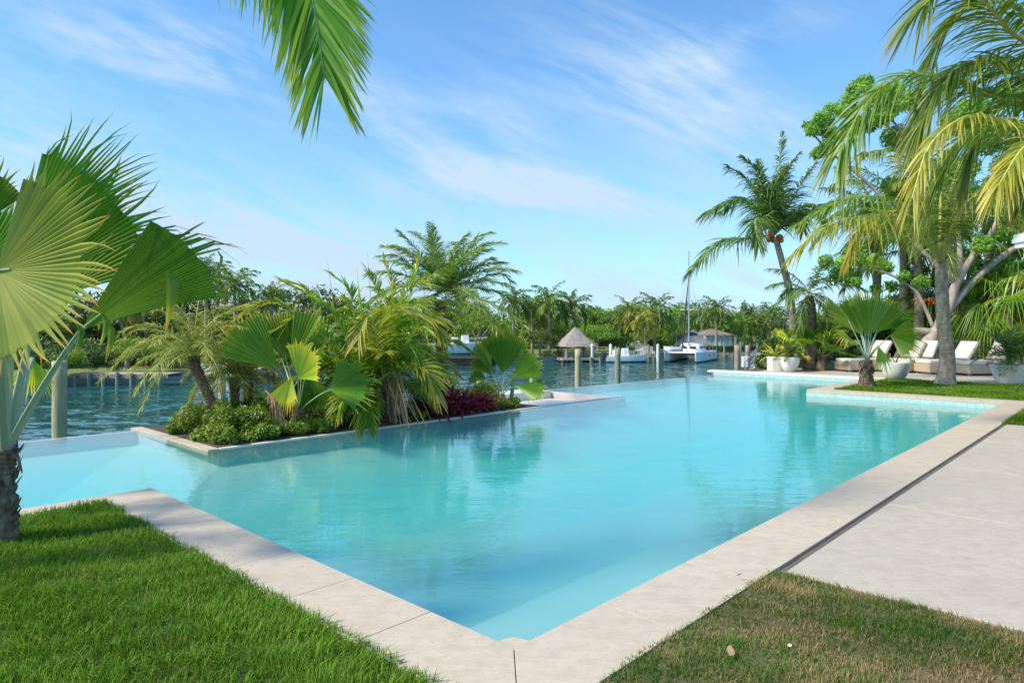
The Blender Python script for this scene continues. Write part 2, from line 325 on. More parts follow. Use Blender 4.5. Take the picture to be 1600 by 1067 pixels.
# pool mosaic: small pale aqua tiles
m = M_('mosaic'); ck = m.n('ShaderNodeTexBrick'); ck.offset = 0; ck.inputs['Scale'].default_value = 1; ck.inputs['Brick Width'].default_value = .05; ck.inputs['Row Height'].default_value = .05; ck.inputs['Mortar Size'].default_value = .004
ck.inputs['Color1'].default_value = (.38, .56, .54, 1); ck.inputs['Color2'].default_value = (.27, .47, .48, 1); ck.inputs['Mortar'].default_value = (.50, .58, .56, 1)
tcx = m.n('ShaderNodeTexCoord'); rt = m.n('ShaderNodeMapping'); rt.inputs['Rotation'].default_value = (0, 0, -math.atan2(.7285, .685)); m.l(tcx.outputs['Object'], rt.inputs[0]); sp = m.n('ShaderNodeSeparateXYZ'); m.l(rt.outputs[0], sp.inputs[0])
cb = m.n('ShaderNodeCombineXYZ'); m.l(m.math('ADD', sp.outputs[0], sp.outputs[1]), cb.inputs[0]); m.l(sp.outputs[2], cb.inputs[1]); m.l(cb.outputs[0], ck.inputs['Vector'])
Mt['mosaic'] = m.done(m.pbr(ck.outputs[0], .3))
Mt['plaster'] = simple('pool plaster', (.60, .53, .51), (.54, .49, .47), 1.2, .7)
# pool water: clear surface over an absorbing body
m = M_('pool water'); v = m.obj((1, 1, 1), .8)
h1 = m.noise(2.2, 4, m.obj((.55, 1.7, 1))); h2 = m.noise(9, 3, m.obj((.6, 1.5, 1)))
calm = m.ramp(m.noise(.3, 2, m.obj()), [(.35, (.15, .15, .15)), (.7, (1, 1, 1))])
hh = m.math('ADD', m.math('MULTIPLY', h1, 1.0), m.math('MULTIPLY', m.math('MULTIPLY', h2, .35), calm))
nrm = m.bump(hh, .26, .024)
fr = m.n('ShaderNodeFresnel'); geo = m.n('ShaderNodeNewGeometry'); m.l(m.math('ADD', 1.75, m.math('MULTIPLY', geo.outputs['Backfacing'], 1 / 1.75 - 1.75)), fr.inputs[0]); m.l(nrm, fr.inputs['Normal'])
gl = m.n('ShaderNodeBsdfGlossy'); gl.inputs['Roughness'].default_value = .015; m.l(nrm, gl.inputs['Normal'])
tp = m.n('ShaderNodeBsdfTransparent'); mx = m.n('ShaderNodeMixShader'); m.l(fr.outputs[0], mx.inputs[0]); m.l(tp.outputs[0], mx.inputs[1]); m.l(gl.outputs[0], mx.inputs[2])
va = m.n('ShaderNodeVolumeAbsorption'); va.inputs['Color'].default_value = (.05, .945, .95, 1); va.inputs['Density'].default_value = .62
vs = m.n('ShaderNodeVolumeScatter'); vs.inputs['Color'].default_value = (.12, .84, .87, 1); vs.inputs['Density'].default_value = .27; ad = m.n('ShaderNodeAddShader'); m.l(va.outputs[0], ad.inputs[0]); m.l(vs.outputs[0], ad.inputs[1]); m.l(ad.outputs[0], m.out.inputs['Volume']); Mt['pool'] = m.done(mx.outputs[0])
m = M_('canal water'); h1 = m.noise(.9, 6, m.obj((.8, 1.4, 1)), .6); h2 = m.noise(4, 3, m.obj())
def ncol(sc_, det, st):
    n_ = m.n('ShaderNodeTexNoise'); n_.inputs['Scale'].default_value = sc_; n_.inputs['Detail'].default_value = det; n_.inputs['Roughness'].default_value = .6; m.l(m.obj(st), n_.inputs['Vector'])
    s_ = m.n('ShaderNodeVectorMath', operation='SUBTRACT'); m.l(n_.outputs[1], s_.inputs[0]); s_.inputs[1].default_value = (.5, .5, .5); return s_.outputs[0]
def vop(op, a, b):
    n_ = m.n('ShaderNodeVectorMath', operation=op); m.l(a, n_.inputs[0])
    if isinstance(b, tuple): n_.inputs[1].default_value = b
    else: m.l(b, n_.inputs[1])
    return n_.outputs[0]
nrm = vop('NORMALIZE', vop('ADD', vop('MULTIPLY', vop('ADD', ncol(.55, 3, (.7, 1.3, 1)), ncol(2.2, 4, (.7, 1.3, 1))), (.34, .5, 0)), (0, 0, 1)), (0, 0, 0))
col = m.ramp(m.noise(.06, 3, m.obj()), [(.3, (.006, .065, .055)), (.7, (.012, .13, .13))])
Mt['canal'] = m.done(m.pbr(col, .04, normal=nrm, spec=.5))
def grassmat(name, g1, g2, dry, dryness):
    m = M_(name); uv = m.n('ShaderNodeUVMap'); uv.uv_map = 'info'; sp = m.n('ShaderNodeSeparateXYZ'); m.l(uv.outputs[0], sp.inputs[0])
    n1 = m.noise(1.6, 4, m.obj(), .6); n2 = m.noise(6, 3, m.obj())
    col = m.mix(sp.outputs[0], g1, g2)
    f = m.ramp(m.math('ADD', m.math('MULTIPLY', n1, .7), m.math('ADD', m.math('MULTIPLY', n2, .15), m.math('MULTIPLY', sp.outputs[0], .15))), [(dryness, (0, 0, 0)), (dryness + .12, (1, 1, 1))])
    col = m.mix(f, col, dry)
    p = m.pbr(col, .6, spec=.12); tr = m.n('ShaderNodeBsdfTranslucent'); m.l(m.mix(1.0, col, (1.3, 1.5, .6), 'MULTIPLY'), tr.inputs[0])
    mx = m.n('ShaderNodeMixShader'); mx.inputs[0].default_value = .35; m.l(p, mx.inputs[1]); m.l(tr.outputs[0], mx.inputs[2]); return m.done(mx.outputs[0])
Mt['grass1'] = grassmat('lush grass', (.055, .14, .01), (.22, .36, .035), (.36, .36, .10), .58)
Mt['grass2'] = grassmat('patchy grass', (.06, .14, .018), (.12, .20, .035), (.40, .28, .145), .485)
Mt['turf'] = simple('turf soil', (.05, .07, .02), (.08, .09, .03), 20, .95, .6)
Mt['turf2'] = simple('dry turf soil', (.10, .085, .045), (.16, .12, .07), 20, .95, .6)

# ------------------------------------------------------------------ plant generators
def frond_geo(B, Cv, n, L, wid, spread=(70, 22), droop=.5, vee=12, k=4, t0=.14, jit=.1, twist=.6, mat=0, rmat=1, rr=(.02, .004), up=(0, 0, 1), rg=rng, prof=(.45, 1, .35), seg=5, miss=0.0, vjit=14):
    Cv = np.asarray(Cv, float); m = len(Cv)
    s = np.concatenate([[0], np.cumsum(np.linalg.norm(np.diff(Cv, axis=0), axis=1))]); s /= s[-1]
    Tn = unit(np.gradient(Cv, axis=0)); up = np.array(up, float)
    S_ = np.cross(Tn, up); ln = np.linalg.norm(S_, axis=1)
    for i in range(m):
        if ln[i] < .25: S_[i] = S_[i - 1] if i else np.cross(Tn[i], [1, .3, 0])
    S_ = unit(S_)
    for i in range(1, m):
        if S_[i] @ S_[i - 1] < 0: S_[i] = -S_[i]
    for sg in (-1, 1):
        t = np.linspace(t0, .99, n) + rg.uniform(-.4, .4, n) / n
        if miss: t = t[rg.random(len(t)) > miss]
        nn_ = len(t); t = np.clip(t, 0, 1)
        p = np.stack([np.interp(t, s, Cv[:, i]) for i in range(3)], 1); T = unit(np.stack([np.interp(t, s, Tn[:, i]) for i in range(3)], 1))
        S = unit(np.stack([np.interp(t, s, S_[:, i]) for i in range(3)], 1)); Nn = np.cross(S, T)
        tt = (t - t0) / (1 - t0)
        Ln = L * np.interp(tt, [0, .35, 1], prof) * (1 + rg.uniform(-jit, jit, nn_))
        a = np.radians(spread[0] + (spread[1] - spread[0]) * tt + rg.normal(0, 60 * jit, nn_)); ve = np.radians(vee + rg.normal(0, vjit, nn_))
        d = unit(T * np.cos(a)[:, None] + (S * sg * np.cos(ve)[:, None] + Nn * np.sin(ve)[:, None]) * np.sin(a)[:, None])
        q = np.linspace(0, 1, k + 1); dr = droop * (1 + rg.normal(0, .25, nn_))
        pts = p[:, None] + d[:, None] * (Ln[:, None, None] * q[None, :, None])
        pts[:, :, 2] -= (dr * Ln)[:, None] * (q ** 2)[None]
        wv = unit(T - (T * d).sum(1, keepdims=True) * d); th = rg.normal(0, twist, nn_)[:, None]
        wv = wv * np.cos(th) + np.cross(d, wv) * np.sin(th)
        ww = wid * np.interp(q, [0, .15, .5, .8, 1], [.45, .95, 1, .6, .04]) / 2
        A = pts + wv[:, None] * ww[None, :, None]; E = pts - wv[:, None] * ww[None, :, None]
        v = np.stack([A, E], 2).reshape(-1, 3); base = (np.arange(nn_) * (k + 1) * 2)[:, None] + (np.arange(k) * 2)[None]
        f = np.stack([base, base + 1, base + 3, base + 2], -1).reshape(-1, 4)
        rn = rg.random(nn_); uv = np.stack([np.broadcast_to(rn[:, None, None], (nn_, k + 1, 2)), np.broadcast_to((q[None, :] * .55 + tt[:, None] * .45)[:, :, None], (nn_, k + 1, 2))], -1)
        B.add(v, f, uv.reshape(-1, 2), mat)
    B.tube(Cv, np.linspace(rr[0], rr[1], m), seg, rmat, flat=.7)
def arc(elev, Lr, bend, n=16, pw=1.3):
    """rachis in the XZ plane starting at elev degrees and bowing down by bend degrees"""
    s = np.linspace(0, 1, n); e = np.radians(elev - bend * s ** pw); dx = np.cos(e) * Lr / (n - 1); dz = np.sin(e) * Lr / (n - 1)
    return np.stack([np.concatenate([[0], np.cumsum(dx[:-1])]), np.zeros(n), np.concatenate([[0], np.cumsum(dz[:-1])])], 1)
def rotz(P, a): P = np.asarray(P, float).copy(); x, y = P[:, 0] * cos(a) - P[:, 1] * sin(a), P[:, 0] * sin(a) + P[:, 1] * cos(a); P[:, 0] = x; P[:, 1] = y; return P
def frond_set(kind, mats, elevs, Lr, n, L, wid, bends, **k):
    out = []
    for e, b in zip(elevs, bends):
        B = MB(); frond_geo(B, arc(e, Lr, b), n, L, wid, **k); out.append(B.mesh(kind, mats))
    return out
def trunk_geo(B, P, r0, r1, seg=12, ring=.09, amp=.03, flare=1.5, n=None, rg=rng, mat=0):
    Ln = float(np.linalg.norm(np.diff(np.array(P, float), axis=0), axis=1).sum()); n = n or max(8, int(Ln / ring) * 3)
    c = spline(P, n); s = np.linspace(0, 1, n); r = r0 + (r1 - r0) * s; r = r * (1 + (flare - 1) * np.exp(-s * Ln / .28))
    if ring: r = r * (1 + amp * ((np.arange(n) % 3) - 1) + rg.normal(0, amp * .4, n))
    B.tube(c, r, seg, mat); return c
def fan_geo(B, hub, axis, nrm, R, span=100, nseg=34, split=.6, fold=0., cup=0., droop=.25, mat=0, rg=rng, bent=.08, pleat=.4):
    hub = np.array(hub, float); X = unit(axis); Y = unit(np.cross(nrm, X)); Zn = np.cross(X, Y); A = radians(span); fo = radians(fold)
    rs = np.array([.015, .2, .4, split, split + (1 - split) * .35, split + (1 - split) * .7, 1.0]); K = len(rs); da = A / nseg
    for i in range(nseg):
        ac = -A + (2 * i + 1) * da; Ri = R * (1 - .16 * (abs(ac) / A) ** 2) * rg.uniform(.92, 1.05)
        bt = rg.random() < bent; bend = droop * rg.uniform(.5, 1.5) + (rg.uniform(.9, 1.5) if bt else 0); Ri *= .85 if bt else 1; V = []; uv = []; rn = rg.random()
        lat = rg.normal(0, .05)
        for r in rs:
            q = max(0, (r - split) / (1 - split)); hw = da * min(r, split) * R * (1 - q) ** .85 * (1 if q == 0 else .96) + 1e-4; rr_ = r * Ri if q > 0 else r * R
            for sd in (-1, 0, 1):
                a = ac + lat * q ** 2
                if q == 0: x = rr_ * cos(ac + sd * da); y = rr_ * sin(ac + sd * da)
                else: x = rr_ * cos(a) - sd * hw * sin(ac); y = rr_ * sin(a) + sd * hw * cos(ac)
                z = pleat * hw * (1 if sd == 0 else -1) + cup * (x * x + y * y) / R
                y2 = y * cos(fo); z2 = z + abs(y) * sin(fo)
                P = hub + X * x + Y * y2 + Zn * z2; P[2] -= R * (droop * .12 * r * r + bend * .38 * q * q * (1 - split) * 1.6)
                V.append(P); uv.append((rn * .6 + .2 * (sd == 0) + .2 * rg.random(), r))
        f = [(j * 3 + c, j * 3 + c + 1, j * 3 + c + 4, j * 3 + c + 3) for j in range(K - 1) for c in (0, 1)]
        B.add(V, f, uv, mat)
def leafcloud(B, cen, rad, n, size, mat=0, rg=rng, shell=.55, flat=.7, up=.4):
    """n small folded leaves in ellipsoids cen (m,3) with radii rad (m,) or (m,3)"""
    cen = np.asarray(cen, float).reshape(-1, 3); rad = np.asarray(rad, float); rad = np.repeat(rad[:, None], 3, 1) * np.array([1, 1, flat]) if rad.ndim == 1 else rad
    wgt = (rad.prod(1)) ** (2 / 3); idx = rg.choice(len(cen), n, p=wgt / wgt.sum())
    d = unit(rg.normal(0, 1, (n, 3))); r = shell + (1 - shell) * rg.random(n) ** .6; r = np.where(rg.random(n) < .12, r * rg.uniform(.3, 1.15, n), r)
    p = cen[idx] + d * r[:, None] * rad[idx]; nr = unit(d * .7 + rg.normal(0, .6, (n, 3)) + np.array([0, 0, up])); a = unit(np.cross(nr, rg.normal(0, 1, (n, 3)))); b = np.cross(nr, a)
    s = (size * rg.uniform(.6, 1.3, n))[:, None]
    v = np.stack([p - a * s, p + b * s * .45 - nr * s * .12, p + a * s, p - b * s * .45 - nr * s * .12], 1).reshape(-1, 3)
    base = np.arange(n)[:, None] * 4; cr = rg.random(len(cen))[idx] * .4 + rg.random(n) * .6
    uv = np.stack([np.repeat(cr[:, None], 4, 1), np.broadcast_to(rg.random(n)[:, None], (n, 4))], -1)
    B.add(v, base + np.arange(4)[None], uv.reshape(-1, 2), mat)
def crownblobs(c, R, n, rg, zs=.75):
    d = unit(rg.normal(0, 1, (n, 3))); d[:, 2] = np.abs(d[:, 2]) * 1.1 - .3; rr_ = rg.uniform(.45, .95, n)[:, None]
    return np.array(c) + d * rr_ * np.array(R) * np.array([1, 1, zs]), rg.uniform(.22, .4, n) * np.mean(R)

exec_order = 'setting first, then plants, then furniture and boats'
# ================================================================== THE SETTING
POOL = [(0, 0), (14.3, 0), (14.3, 3.85), (19.35, 3.85), (19.35, 8.75), (12.2, 9.25), (11.15, 9.4), (11.15, 6.85), (1.65, 6.95), (1.5, 9.6), (-9, 9.9), (-9, 4.62), (-.02, 4.62)]
WZ = -.15
Pw = [W(*p)[:2] for p in POOL]
def grow(poly, d):
    n = len(poly); a = sum(poly[i][0] * poly[(i + 1) % n][1] - poly[(i + 1) % n][0] * poly[i][1] for i in range(n)); sg = 1 if a > 0 else -1; out = []
    for i in range(n):
        p0, p1, p2 = (np.array(poly[(i + k) % n], float) for k in (-1, 0, 1)); e1 = unit(p1 - p0); e2 = unit(p2 - p1)
        n1 = np.array([e1[1], -e1[0]]) * sg; n2 = np.array([e2[1], -e2[0]]) * sg; b = unit(n1 + n2); out.append(tuple(p1 + b * d / max(.3, b @ n1)))
    return out
B = MB(); B.prism(grow(Pw, .03), -1.2, WZ); struct(B.build('pool_water', Mt['pool']))
# floors in three long steps parallel to the right coping, then walls
B = MB()
def urect(B, u0, u1, v0, v1, z0, z1, mat=0): B.prism([W(u0, v0)[:2], W(u1, v0)[:2], W(u1, v1)[:2], W(u0, v1)[:2]], z0, z1, mat)
urect(B, -9.4, 19.8, -.3, 10.2, -1.75, -.84)
urect(B, -.3, 14.6, -.28, 1.3, -1.3, -.60); urect(B, -.29, 14.59, 1.301, 2.5, -1.3, -.67); urect(B, -.28, 14.58, 2.501, 3.6, -1.3, -.74)
urect(B, 13.6, 14.62, -.27, 3.9, -1.3, -.58)
cov = grow([W(*p)[:2] for p in POOL], -2.1); cov2 = grow([W(*p)[:2] for p in POOL], -.35); cv0 = grow([W(*p)[:2] for p in POOL], .01)
for i in (4, 7, 8, 9):
    j = (i + 1) % len(POOL); co = cov; B.add([(*cv0[i], -.36), (*cv0[j], -.36), (*co[j], -.838), (*co[i], -.838)], [(0, 1, 2, 3)])
struct(B.build('pool_floor', Mt['plaster']))
B = MB(); inn = Pw; out = grow(Pw, .22); out2 = grow(Pw, .07); nP = len(Pw)
inf_edges = {4, 5, 9}        # overflow edges: wall top just under the water
for i in range(nP):
    j = (i + 1) % nP; ou = out2 if i in (4, 5, 8, 9) else out; q = [inn[i], inn[j], ou[j], ou[i]]; top = WZ - .012 if i in (4, 5, 6, 8, 9) else -.062
    if i == 7: top = WZ - .02
    B.prism(q, -2.9, top, 0 if i in (0, 1, 2, 3, 10, 11, 12) else 1)
struct(B.build('pool_wall', [Mt['mosaic'], Mt['plaster']]))
# the pale lip of the overflow edge and the planter kerb
B = MB()
urect(B, 1.67, 11.2, 6.955, 7.04, -.4, WZ + .012)
struct(B.build('pool_edge', Mt['edge']))
B = MB(); urect(B, 1.50, 1.66, 6.955, 9.9, -.21, WZ + .012)
struct(B.build('planter_coping', Mt['coping']))
B = MB(); urect(B, 1.67, 8.3, 7.05, 9.75, -2.9, -.13); struct(B.build('planter_soil', Mt['soil']))
B = MB(); B.prism([W(8.31, 7.05)[:2], W(11.3, 6.9)[:2], W(10.6, 9.55)[:2], W(8.31, 9.6)[:2]], -.75, -.30); struct(B.build('ledge_slab', Mt['edge'], bevel=.01))
B = MB(); B.prism([W(8.31, 9.1)[:2], W(10.9, 8.9)[:2], W(10.6, 9.62)[:2], W(8.31, 9.8)[:2]], -.3, WZ + .04); struct(B.build('ledge_kerb', Mt['edge'], bevel=.01))
B = MB(); B.prism([W(.002, .002)[:2], W(.13, .002)[:2], W(.1, .1)[:2], W(.002, .13)[:2]], -.12, -.012); struct(B.build('pool_corner_step', Mt['coping']))
# coping slabs
B = MB()
def slabs(B, u0, u1, v0, v1, along, L, z0=-.06, z1=0.0, gap=.0014, cut=0):
    a0, a1 = (u0, u1) if along == 'u' else (v0, v1); n = max(1, round((a1 - a0) / L)); e = np.linspace(a0, a1, n + 1)
    for i in range(n):
        x0, x1 = e[i] + gap, e[i + 1] - gap
        if along == 'u': q = [W(x0, v0), W(x1, v0), W(x1, v1), W(x0, v1)]
        else: q = [W(u0, x0), W(u1, x0), W(u1, x1), W(u0, x1)]
        B.prism([p[:2] for p in q], z0, z1)
g = .003
B.prism([W(0, g)[:2], W(-.47, -.47 + g)[:2], W(-.47, .6 - g)[:2], W(0, .6 - g)[:2]], -.06, 0)
B.prism([W(g, 0)[:2], W(.7 - g, 0)[:2], W(.7 - g, -.47)[:2], W(-.47 + g, -.47)[:2]], -.06, 0)
slabs(B, .7, 14.32, -.47, 0.0, 'u', .9); slabs(B, -.47, 0, .6, 4.15, 'v', .72); slabs(B, -.47, 0, 4.15, 4.62, 'v', 1)
slabs(B, -9, -.47, 4.36, 4.62, 'u', .9)
slabs(B, 14.32, 14.8, -.47, 3.85, 'v', .9); slabs(B, 14.8, 19.33, 3.4, 3.85, 'u', .9)
struct(B.build('coping', Mt['coping'], bevel=.0025))
B = MB(); slabs(B, 19.35, 19.8, 3.4, 9.0, 'v', .9, -.06, .0); struct(B.build('terrace_coping', Mt['edge'], bevel=.006))
# drain channel between coping and paving
B = MB(); urect(B, 1.7, 10.55, -.549, -.471, -.2, -.02); struct(B.build('drain_channel', Mt['brown']))
B = MB(); ue = [1.86, 4.05, 6.2, 8.4, 10.5]; ve = [-.53, -2.2, -3.9, -5.6, -7.3, -9, -10.7]
for i in range(4):
    for j in range(6): urect(B, ue[i] + .0035, ue[i + 1] - .0035, ve[j + 1] + .0035, ve[j] - .0035, -.06, 0)
struct(B.build('paving', Mt['deck'], bevel=.004))
B = MB()
for i in range(7):
    for j in range(12):
        u0 = 19.2 + i * 1.2; v0 = 7.5 - j * 1.6
        lo = 19.81 if (i == 0 and v0 > 3.3) else u0
        if v0 + 1.6 > 9.0: continue
        if i == 0 and v0 + 1.6 > 3.35 and v0 < 3.35: urect(B, 19.22, 20.4 - .003, v0, 3.35, -.06, 0); urect(B, 19.81, 20.4 - .003, 3.4, v0 + 1.597, -.06, 0); continue
        urect(B, lo, u0 + 1.2 - .003, v0, v0 + 1.597, -.06, 0)
struct(B.build('terrace', Mt['deck']))
# lawns: turf sheets and blades
B = MB(); urect(B, -9, -.475, -4, 4.35, -.3, -.012); urect(B, 14.81, 19.2, -8, 3.39, -.3, -.012); struct(B.build('lawn_soil', Mt['turf']))
B = MB(); urect(B, -.46, 1.855, -4, -.475, -.3, -.012); B.prism([W(10.52, -.475)[:2], W(14.8, -.475)[:2], W(14.8, -12)[:2], W(10.52, -12)[:2]], -.3, -.012); struct(B.build('lawn_bed', Mt['turf2']))
def grass(name, label, rects, dens, hgt, wd, mat, seed, near=2.2):
    rg = np.random.default_rng(seed); V = []; 
    for (u0, u1, v0, v1) in rects:
        n = int((u1 - u0) * (v1 - v0) * dens); u = rg.uniform(u0, u1, n); v = rg.uniform(v0, v1, n)
        p = NV + u[:, None] * U1 + v[:, None] * V1; V.append(p)
    p = np.concatenate(V); d = p[:, 1]; px = 800 + p[:, 0] / np.maximum(d, .01) * F; py = HY + F * H / np.maximum(d, .01)
    p = p[(d > near) & (px > -160) & (px < 1760) & (py < 1160)]; n = len(p)
    cl = np.sin(p[:, 0] * 9 + np.sin(p[:, 1] * 7) * 2) * np.sin(p[:, 1] * 11 + np.sin(p[:, 0] * 5) * 2)
    big = np.sin(p[:, 0] * 2.3 + 1.7 * np.sin(p[:, 1] * 1.9)) * np.sin(p[:, 1] * 2.9 + p[:, 0]); h = hgt * rg.uniform(.35, 1.3, n) * (1 + .38 * cl + .2 * big); az = np.where(rg.random(n) < .45, 2.2 + 2.5 * big + rg.normal(0, .5, n), rg.uniform(0, 2 * pi, n)); ln = rg.uniform(.1, 1.15, n) * h
    dx = np.stack([np.cos(az), np.sin(az), np.zeros(n)], 1); sd = np.stack([-np.sin(az), np.cos(az), np.zeros(n)], 1) * (wd * rg.uniform(.6, 1.2, n))[:, None] / 2
    b = np.concatenate([p, np.full((n, 1), -.014)], 1); z = np.array([0, 0, 1.0])
    m1 = b + dx * (ln * .35)[:, None] + z * (h * .6)[:, None]; t = b + dx * ln[:, None] + z * (h * (1.0 - .15 * ln / hgt))[:, None]
    v = np.stack([b - sd, b + sd, m1 + sd * .8, m1 - sd * .8, t + sd * .08, t - sd * .08], 1).reshape(-1, 3); i = np.arange(n)[:, None] * 6
    f = np.concatenate([i + np.array([[0, 1, 2, 3]]), i + np.array([[3, 2, 4, 5]])]); rn = rg.random(n)
    uv = np.stack([np.repeat(rn[:, None], 6, 1), np.broadcast_to(np.array([0, 0, .6, .6, 1, 1]), (n, 6))], -1)
    B = MB(); B.add(v, f, uv.reshape(-1, 2)); stuff(B.build(name, mat), label, 'grass')
grass('grass', 'lush green grass growing on the lawn left of the pool corner', [(-6, -.45, -2.6, 4.37)], 10000, .052, .0055, Mt['grass1'], 3)
grass('grass', 'patchy browning grass between the coping and the paving in the right foreground', [(-.6, 1.86, -2.6, -.455)], 13000, .03, .0045, Mt['grass2'], 4)
grass('grass', 'mown green grass on the lawn strip beyond the pool beneath the coconut palm', [(14.8, 19.25, -8, 3.4)], 2600, .05, .014, Mt['grass1'], 5)
grass('grass', 'small triangle of grass at the far end of the drain channel', [(10.55, 14.3, -3.5, -.46)], 4500, .045, .01, Mt['grass1'], 6)
# ground of the property with its seawall
B = MB()
gp = [(-60, 4.4), (-.3, 4.4), (-.3, -.3), (14.6, -.3), (14.6, 3.55), (19.6, 3.55), (19.6, 8.85), (21.5, 8.7), (24, 8.6), (26.5, 5), (34, -2), (70, -35), (70, -90), (-60, -90)]
B.prism([W(*p)[:2] for p in gp], -3.2, -.066, 0, 1); struct(B.build('ground', [Mt['ground'], Mt['concrete']]))
# canal water and the far land
CZ = -2.6
B = MB(); B.prism([(-2500, -60), (2500, -60), (2500, 2500), (-2500, 2500)], -6, CZ); struct(B.build('canal_water', Mt['canal']))
shore = [(-400, 30), (-60, 42), (-33, 48), (-21, 56), (-9, 73), (6, 80), (15.2, 81), (16, 91.5), (31.5, 92.5), (60, 96), (110, 90), (400, 80)]
B = MB(); B.prism(shore + [(1500, 80), (2400, 2400), (-2400, 2400), (-1500, 30)], -4, CZ + .55, 0, 1); struct(B.build('far_ground', [Mt['landgrass'], Mt['concrete']]))
def shore_y(x): return float(np.interp(x, [p[0] for p in shore], [p[1] for p in shore]))

# ================================================================== FAR PLANTS
PR = {}
# palm prototypes with whole crowns for the far shore
def far_crown(rg, n, Lr, mat, L=.78, nl=22, wid=.11, lo=-35, hi=80, bend=70):
    B = MB()
    for i in range(n):
        f = (i + rg.random() * .6) / n; e = hi - (hi - lo) * f ** .9; c = rotz(arc(e, Lr * rg.uniform(.85, 1.1), bend * rg.uniform(.7, 1.2), 9), i * 2.4 + rg.normal(0, .15))
        frond_geo(B, c, nl, L, wid, k=3, droop=.6, vee=18, vjit=26, mat=0, rmat=1, rr=(.05, .012), rg=rg, seg=3)
    return B.mesh('crown', [mat, Mt['petiole_y']])
r1 = np.random.default_rng(11)
crowns = [far_crown(r1, 26, 2.9, Mt['coco_d'], bend=85), far_crown(r1, 24, 2.8, Mt['coco'], bend=85), far_crown(r1, 22, 2.7, Mt['coco_d'], bend=105), far_crown(r1, 22, 2.6, Mt['coco_y'], bend=100)]
def far_palm(px, py, d, label, ci=0, s=1.0, lean=0.0, group=None, base=None):
    t = D(px, py, d); x0 = t[0] - lean; b = (x0, d, CZ + .5 if base is None else base)
    o = thing('coconut_palm', label, 'palm tree', b, group)
    B = MB(); B.tube(spline([b, (x0 + lean * .25, d, b[2] + (t[2] - b[2]) * .5), t], 10), np.linspace(.2, .12, 10), 7); B.build('trunk', Mt['bark_far'], o, True)
    kid('crown', crowns[ci], o, (t[0] - b[0], 0, t[2] - b[2]), rng.uniform(0, 6.28), s); return o
def tree_proto(seed, mat, n=3200, leaf=.2, nb=26, asp=.75, trunk=True):
    rg = np.random.default_rng(seed); Bc = MB(); c, r = crownblobs((0, 0, .55), (.5, .5, .5), nb, rg, asp)
    leafcloud(Bc, c, r, n, leaf / 8, 0, rg); Bt = MB()
    Bt.tube(spline([(0, 0, 0), (.02, 0, .2), (0, .02, .5)], 8), np.linspace(.035, .018, 8), 7)
    for i in range(6): Bt.tube(spline([(0, 0, .2 + .04 * i), tuple(c[i] * .5 + np.array([0, 0, .15])), tuple(c[i])], 7), np.linspace(.016, .004, 7), 5)
    return Bc.mesh('crown', [mat]), Bt.mesh('trunk', [Mt['bark_tree']], True)
protos = [tree_proto(21, Mt['broad'], 3600), tree_proto(22, Mt['broad_d'], 3600), tree_proto(23, Mt['broad_d'], 3000, asp=.6), tree_proto(24, Mt['broad'], 3200, asp=.9)]
def far_tree(px, py, d, wpx, label, ci=0, name='broadleaf_tree', cat='tree', group=None, base=None):
    """crown top at px,py, width wpx"""
    bz = CZ + .5 if base is None else base; t = D(px, py, d); h = t[2] - bz; wd = wpx / F * d
    o = thing(name, label, cat, (t[0], d, bz), group)
    for nme, me in zip(('crown', 'trunk'), protos[ci]):
        k = kid(nme, me, o, (0, 0, 0), rng.uniform(0, 6)); k.scale = (wd, wd, h / .97)
    return o
# far wood behind the shore: one mass nobody could count
def wood(xs, depth_f, top_f, n, label, seed, mat):
    rg = np.random.default_rng(seed); c = []; r = []
    for x in xs:
        d = depth_f(x); top = top_f(x)
        for k in range(7):
            rr_ = rg.uniform(1.0, 2.1); zz = CZ + .6 + (top - CZ) * rg.random() ** .6 - rr_ * .55; c.append((x + rg.normal(0, 1.3), d + rg.uniform(-1, 5), max(zz, CZ + .6))); r.append(rr_)
    B = MB(); leafcloud(B, c, np.array(r), n, .27, 0, rg, flat=.8); stuff(B.build('far_wood', mat), label, 'woodland')
wood(np.arange(-90, -6, 1.6), lambda x: shore_y(x) + 14, lambda x: 4.3 + .9 * sin(x * .5), 44000, 'dense wood behind the left far shore of the canal', 31, Mt['broad_d'])
wood(np.arange(-8, 36, 1.3), lambda x: 108, lambda x: 4.0 + .8 * sin(x * .7), 36000, 'dense wood behind the gazebos on the far shore', 32, Mt['broad'])
wood(np.arange(20, 130, 1.8), lambda x: 118, lambda x: 4.4 + .9 * sin(x * .45), 38000, 'dense wood behind the white house on the far shore', 33, Mt['broad_d'])
wood(np.arange(-150, 220, 4.5), lambda x: 165, lambda x: 5 + 1.2 * sin(x * .3), 14000, 'distant treeline along the horizon', 34, Mt['broad_d'])

